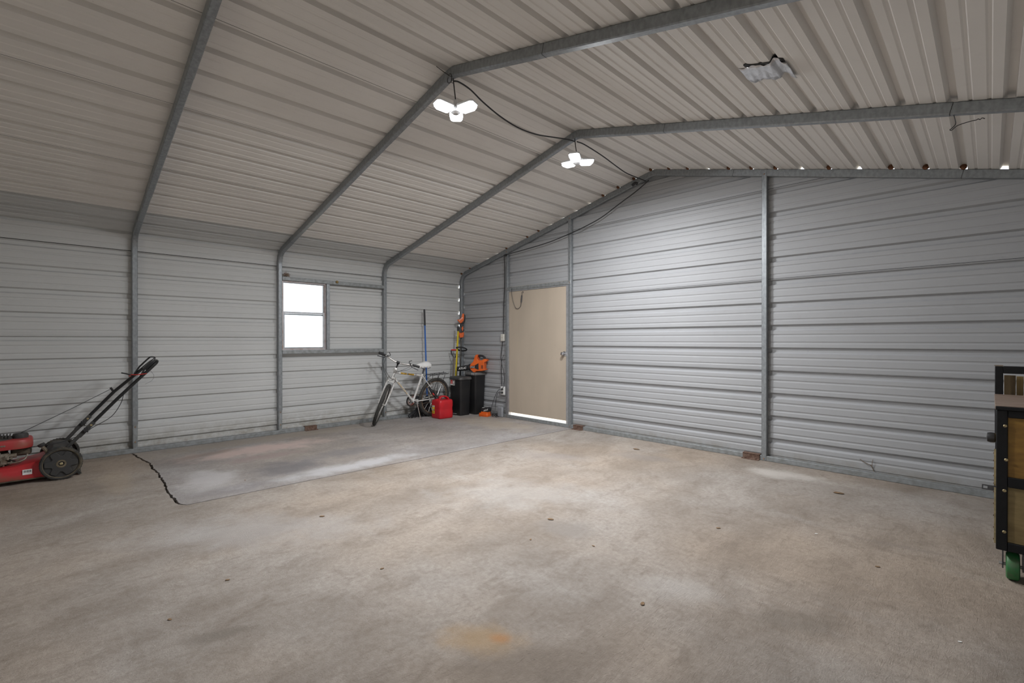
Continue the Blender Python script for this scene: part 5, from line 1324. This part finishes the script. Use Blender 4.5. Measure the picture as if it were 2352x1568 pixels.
# dry leaves and scraps on the floor
mat('dry_leaf', (0.26, 0.16, 0.085), 0.85, vary=0.5, scale=60)
mat('paper_scrap', (0.75, 0.74, 0.72), 0.8)
def leaf(x, y, L_, rot, label, m='dry_leaf'):
    L_ *= 0.72
    rows = []
    for i in range(9):
        t = i / 8; w = L_ * 0.32 * math.sin(PI * min(1, t * 0.94 + 0.04)) * (1 + 0.25 * math.sin(9 * t))
        row = []
        for j in range(5):
            q = (j - 2) / 2
            px, py = (t - 0.5) * L_, q * w
            z = 0.0012 + 0.10 * L_ * (abs(q) ** 1.5) * (0.35 + 0.4 * math.sin(3 * t + 1)) + 0.05 * L_ * t * t
            row.append(V((x + px * math.cos(rot) - py * math.sin(rot), y + px * math.sin(rot) + py * math.cos(rot), z)))
        rows.append(row)
    o = MB().loft(rows, caps=False, closed=False).build('dry_leaf' if m == 'dry_leaf' else 'paper_scrap', MATS[m], None, loc=(x, y, 0), smooth=60)
    so = o.modifiers.new('thickness', 'SOLIDIFY'); so.thickness = 0.0008
    return tag(o, label, 'leaf' if m == 'dry_leaf' else 'scrap', 'leaves and scraps on the floor')
leaf(3.289, -3.868, 0.050, 0.9, 'brown dry leaf lying just outside the front edge of the grey corner slab')
leaf(4.452, -2.770, 0.060, 0.5, 'curled brown leaf lying alone in the middle of the floor')
leaf(5.722, -0.694, 0.10, 0.3, 'largest crumpled dark leaf, near the right end of the end wall')
leaf(3.767, -0.490, 0.10, 0.2, 'pale dry leaf near the end wall, left of the tall middle post')
leaf(5.325, -2.101, 0.040, 0.8, 'small brown leaf on the right half of the floor')
leaf(5.437, -3.258, 0.045, 1.9, 'thin dark curled leaf in the foreground right of the middle')
leaf(4.270, -3.953, 0.030, 1.4, 'tiny dark leaf left of the orange rust stain')
leaf(4.032, -4.858, 0.030, 0.5, 'tiny orange leaf in the left foreground')
leaf(3.820, -4.581, 0.032, 1.1, 'tiny brown leaf in the left foreground beyond the orange one')
leaf(1.963, -3.995, 0.028, 0.2, 'tiny dark leaf on the grey corner slab')
leaf(4.579, -3.108, 0.030, 2.2, 'tiny dark crumb of leaf behind the orange rust stain')
leaf(4.907, -2.908, 0.028, 0.1, 'tiny orange-brown leaf beside the lone curled leaf')
leaf(6.15, -2.02, 0.034, 0.6, 'tiny black leaf in front of the cart wheel')
leaf(5.801, -1.748, 0.026, 0.4, 'small white paper scrap in the right half of the floor', 'paper_scrap')
leaf(6.495, -2.583, 0.022, 0.7, 'tiny white paper scrap in the right foreground corner', 'paper_scrap')
# dry twig caught on the end wall
mat('twig', (0.16, 0.12, 0.085), 0.85)
mb = MB()
mb.tube(spline([(5.742, 0.046, 0.150), (5.785, 0.042, 0.125), (5.822, 0.045, 0.109), (5.835, 0.046, 0.085), (5.847, 0.046, 0.056)], 5), 0.0028, 6)
mb.tube(spline([(5.837, 0.046, 0.163), (5.834, 0.042, 0.135), (5.831, 0.045, 0.100)], 5), 0.0022, 6)
mb.tube(spline([(5.77, 0.045, 0.132), (5.80, 0.040, 0.117), (5.83, 0.045, 0.112)], 4), 0.0016, 6)
o = mb.build('twig', MATS['twig'], None, loc=(5.82, 0.046, 0.056)); tag(o, 'thin dry twig caught low on the end wall near the cart', 'twig')
# ================================================================== LED lamps hanging at the ridge
mat('lamp_body', (0.75, 0.75, 0.76), 0.4, 0.2)
emit('led', (0.94, 0.97, 1.0), 7.0)
mat('black_cable', (0.03, 0.03, 0.032), 0.5)
def led_lamp(x, y, z, label, rot):
    t = thing('led_lamp', label, 'lamp', (x, y, z))
    MB().lathe([(0.0, 0.075), (0.016, 0.075), (0.018, 0.03), (0.034, 0.022), (0.036, -0.018), (0.020, -0.03), (0.0, -0.03)], (x, y, z), (0, 0, 1), 18).build('hub', MATS['lamp_body'], t)
    for k in range(3):
        a = rot + 2 * PI * k / 3
        e = V((math.cos(a), math.sin(a), 0)); s = V((-math.sin(a), math.cos(a), 0))
        d = (e * 0.995 + V((0, 0, 0.10))).normalized()          # leaf direction, tipped up so the LEDs face down and outward
        nrm = s.cross(d).normalized()
        if nrm.z > 0: nrm = -nrm
        o = V((x, y, z)) + e * 0.030
        poly = [(u, v) for u, v in ((0, -0.030), (0.015, -0.052), (0.125, -0.056), (0.145, -0.040), (0.145, 0.040), (0.125, 0.056), (0.015, 0.052), (0, 0.030))]
        lf = MB().prism(poly, o - nrm * 0.004, d, s, -nrm * 0.014).build('leaf', MATS['lamp_body'], t, bevel=0.002)
        mb = MB()
        rings = []
        for sc, h in ((1.0, 0.0), (0.98, 0.016), (0.80, 0.030), (0.3, 0.038)):
            rings.append([o + d * (0.0725 + (u - 0.0725) * 0.88 * sc) + s * (v * 0.88 * sc) + nrm * (h - 0.003) for u, v in poly])
        mb.loft(rings).build('diffuser', MATS['led'], lf)
        ld = bpy.data.lights.new('led_light', 'AREA'); ld.shape = 'DISK'; ld.size = 0.11
        ld.energy = LAMP_POWER; ld.color = (0.965, 0.98, 1.0)
        lo_ = bpy.data.objects.new('led_light', ld); COL.objects.link(lo_); lo_.parent = t
        p = o + d * 0.0725 + nrm * 0.042 - V((x, y, z))
        lo_.location = p
        lo_.rotation_euler = (-nrm).to_track_quat('Z', 'Y').to_euler()
    return t
led_lamp(3.715, -3.02, 2.985, 'bright white LED lamp hanging at the ridge, nearer of the two', 0.35)
led_lamp(3.700, -1.505, 3.00, 'bright white LED lamp hanging at the ridge, farther of the two', 1.0)

def lamp_cord(t, pts, r=0.0045):
    MB().tube(spline(pts, 6), r, 6).build('cord', MATS['black_cable'], t)
for o in list(bpy.data.objects):
    if o.name.startswith('led_lamp'):
        x, y, z = o.location
        lamp_cord(o, [(x, y, z + 0.07), (x - 0.006, y - 0.004, z + 0.13), (x - 0.012, y - 0.012, 3.205), (x - 0.008, y - 0.02, 3.225)])
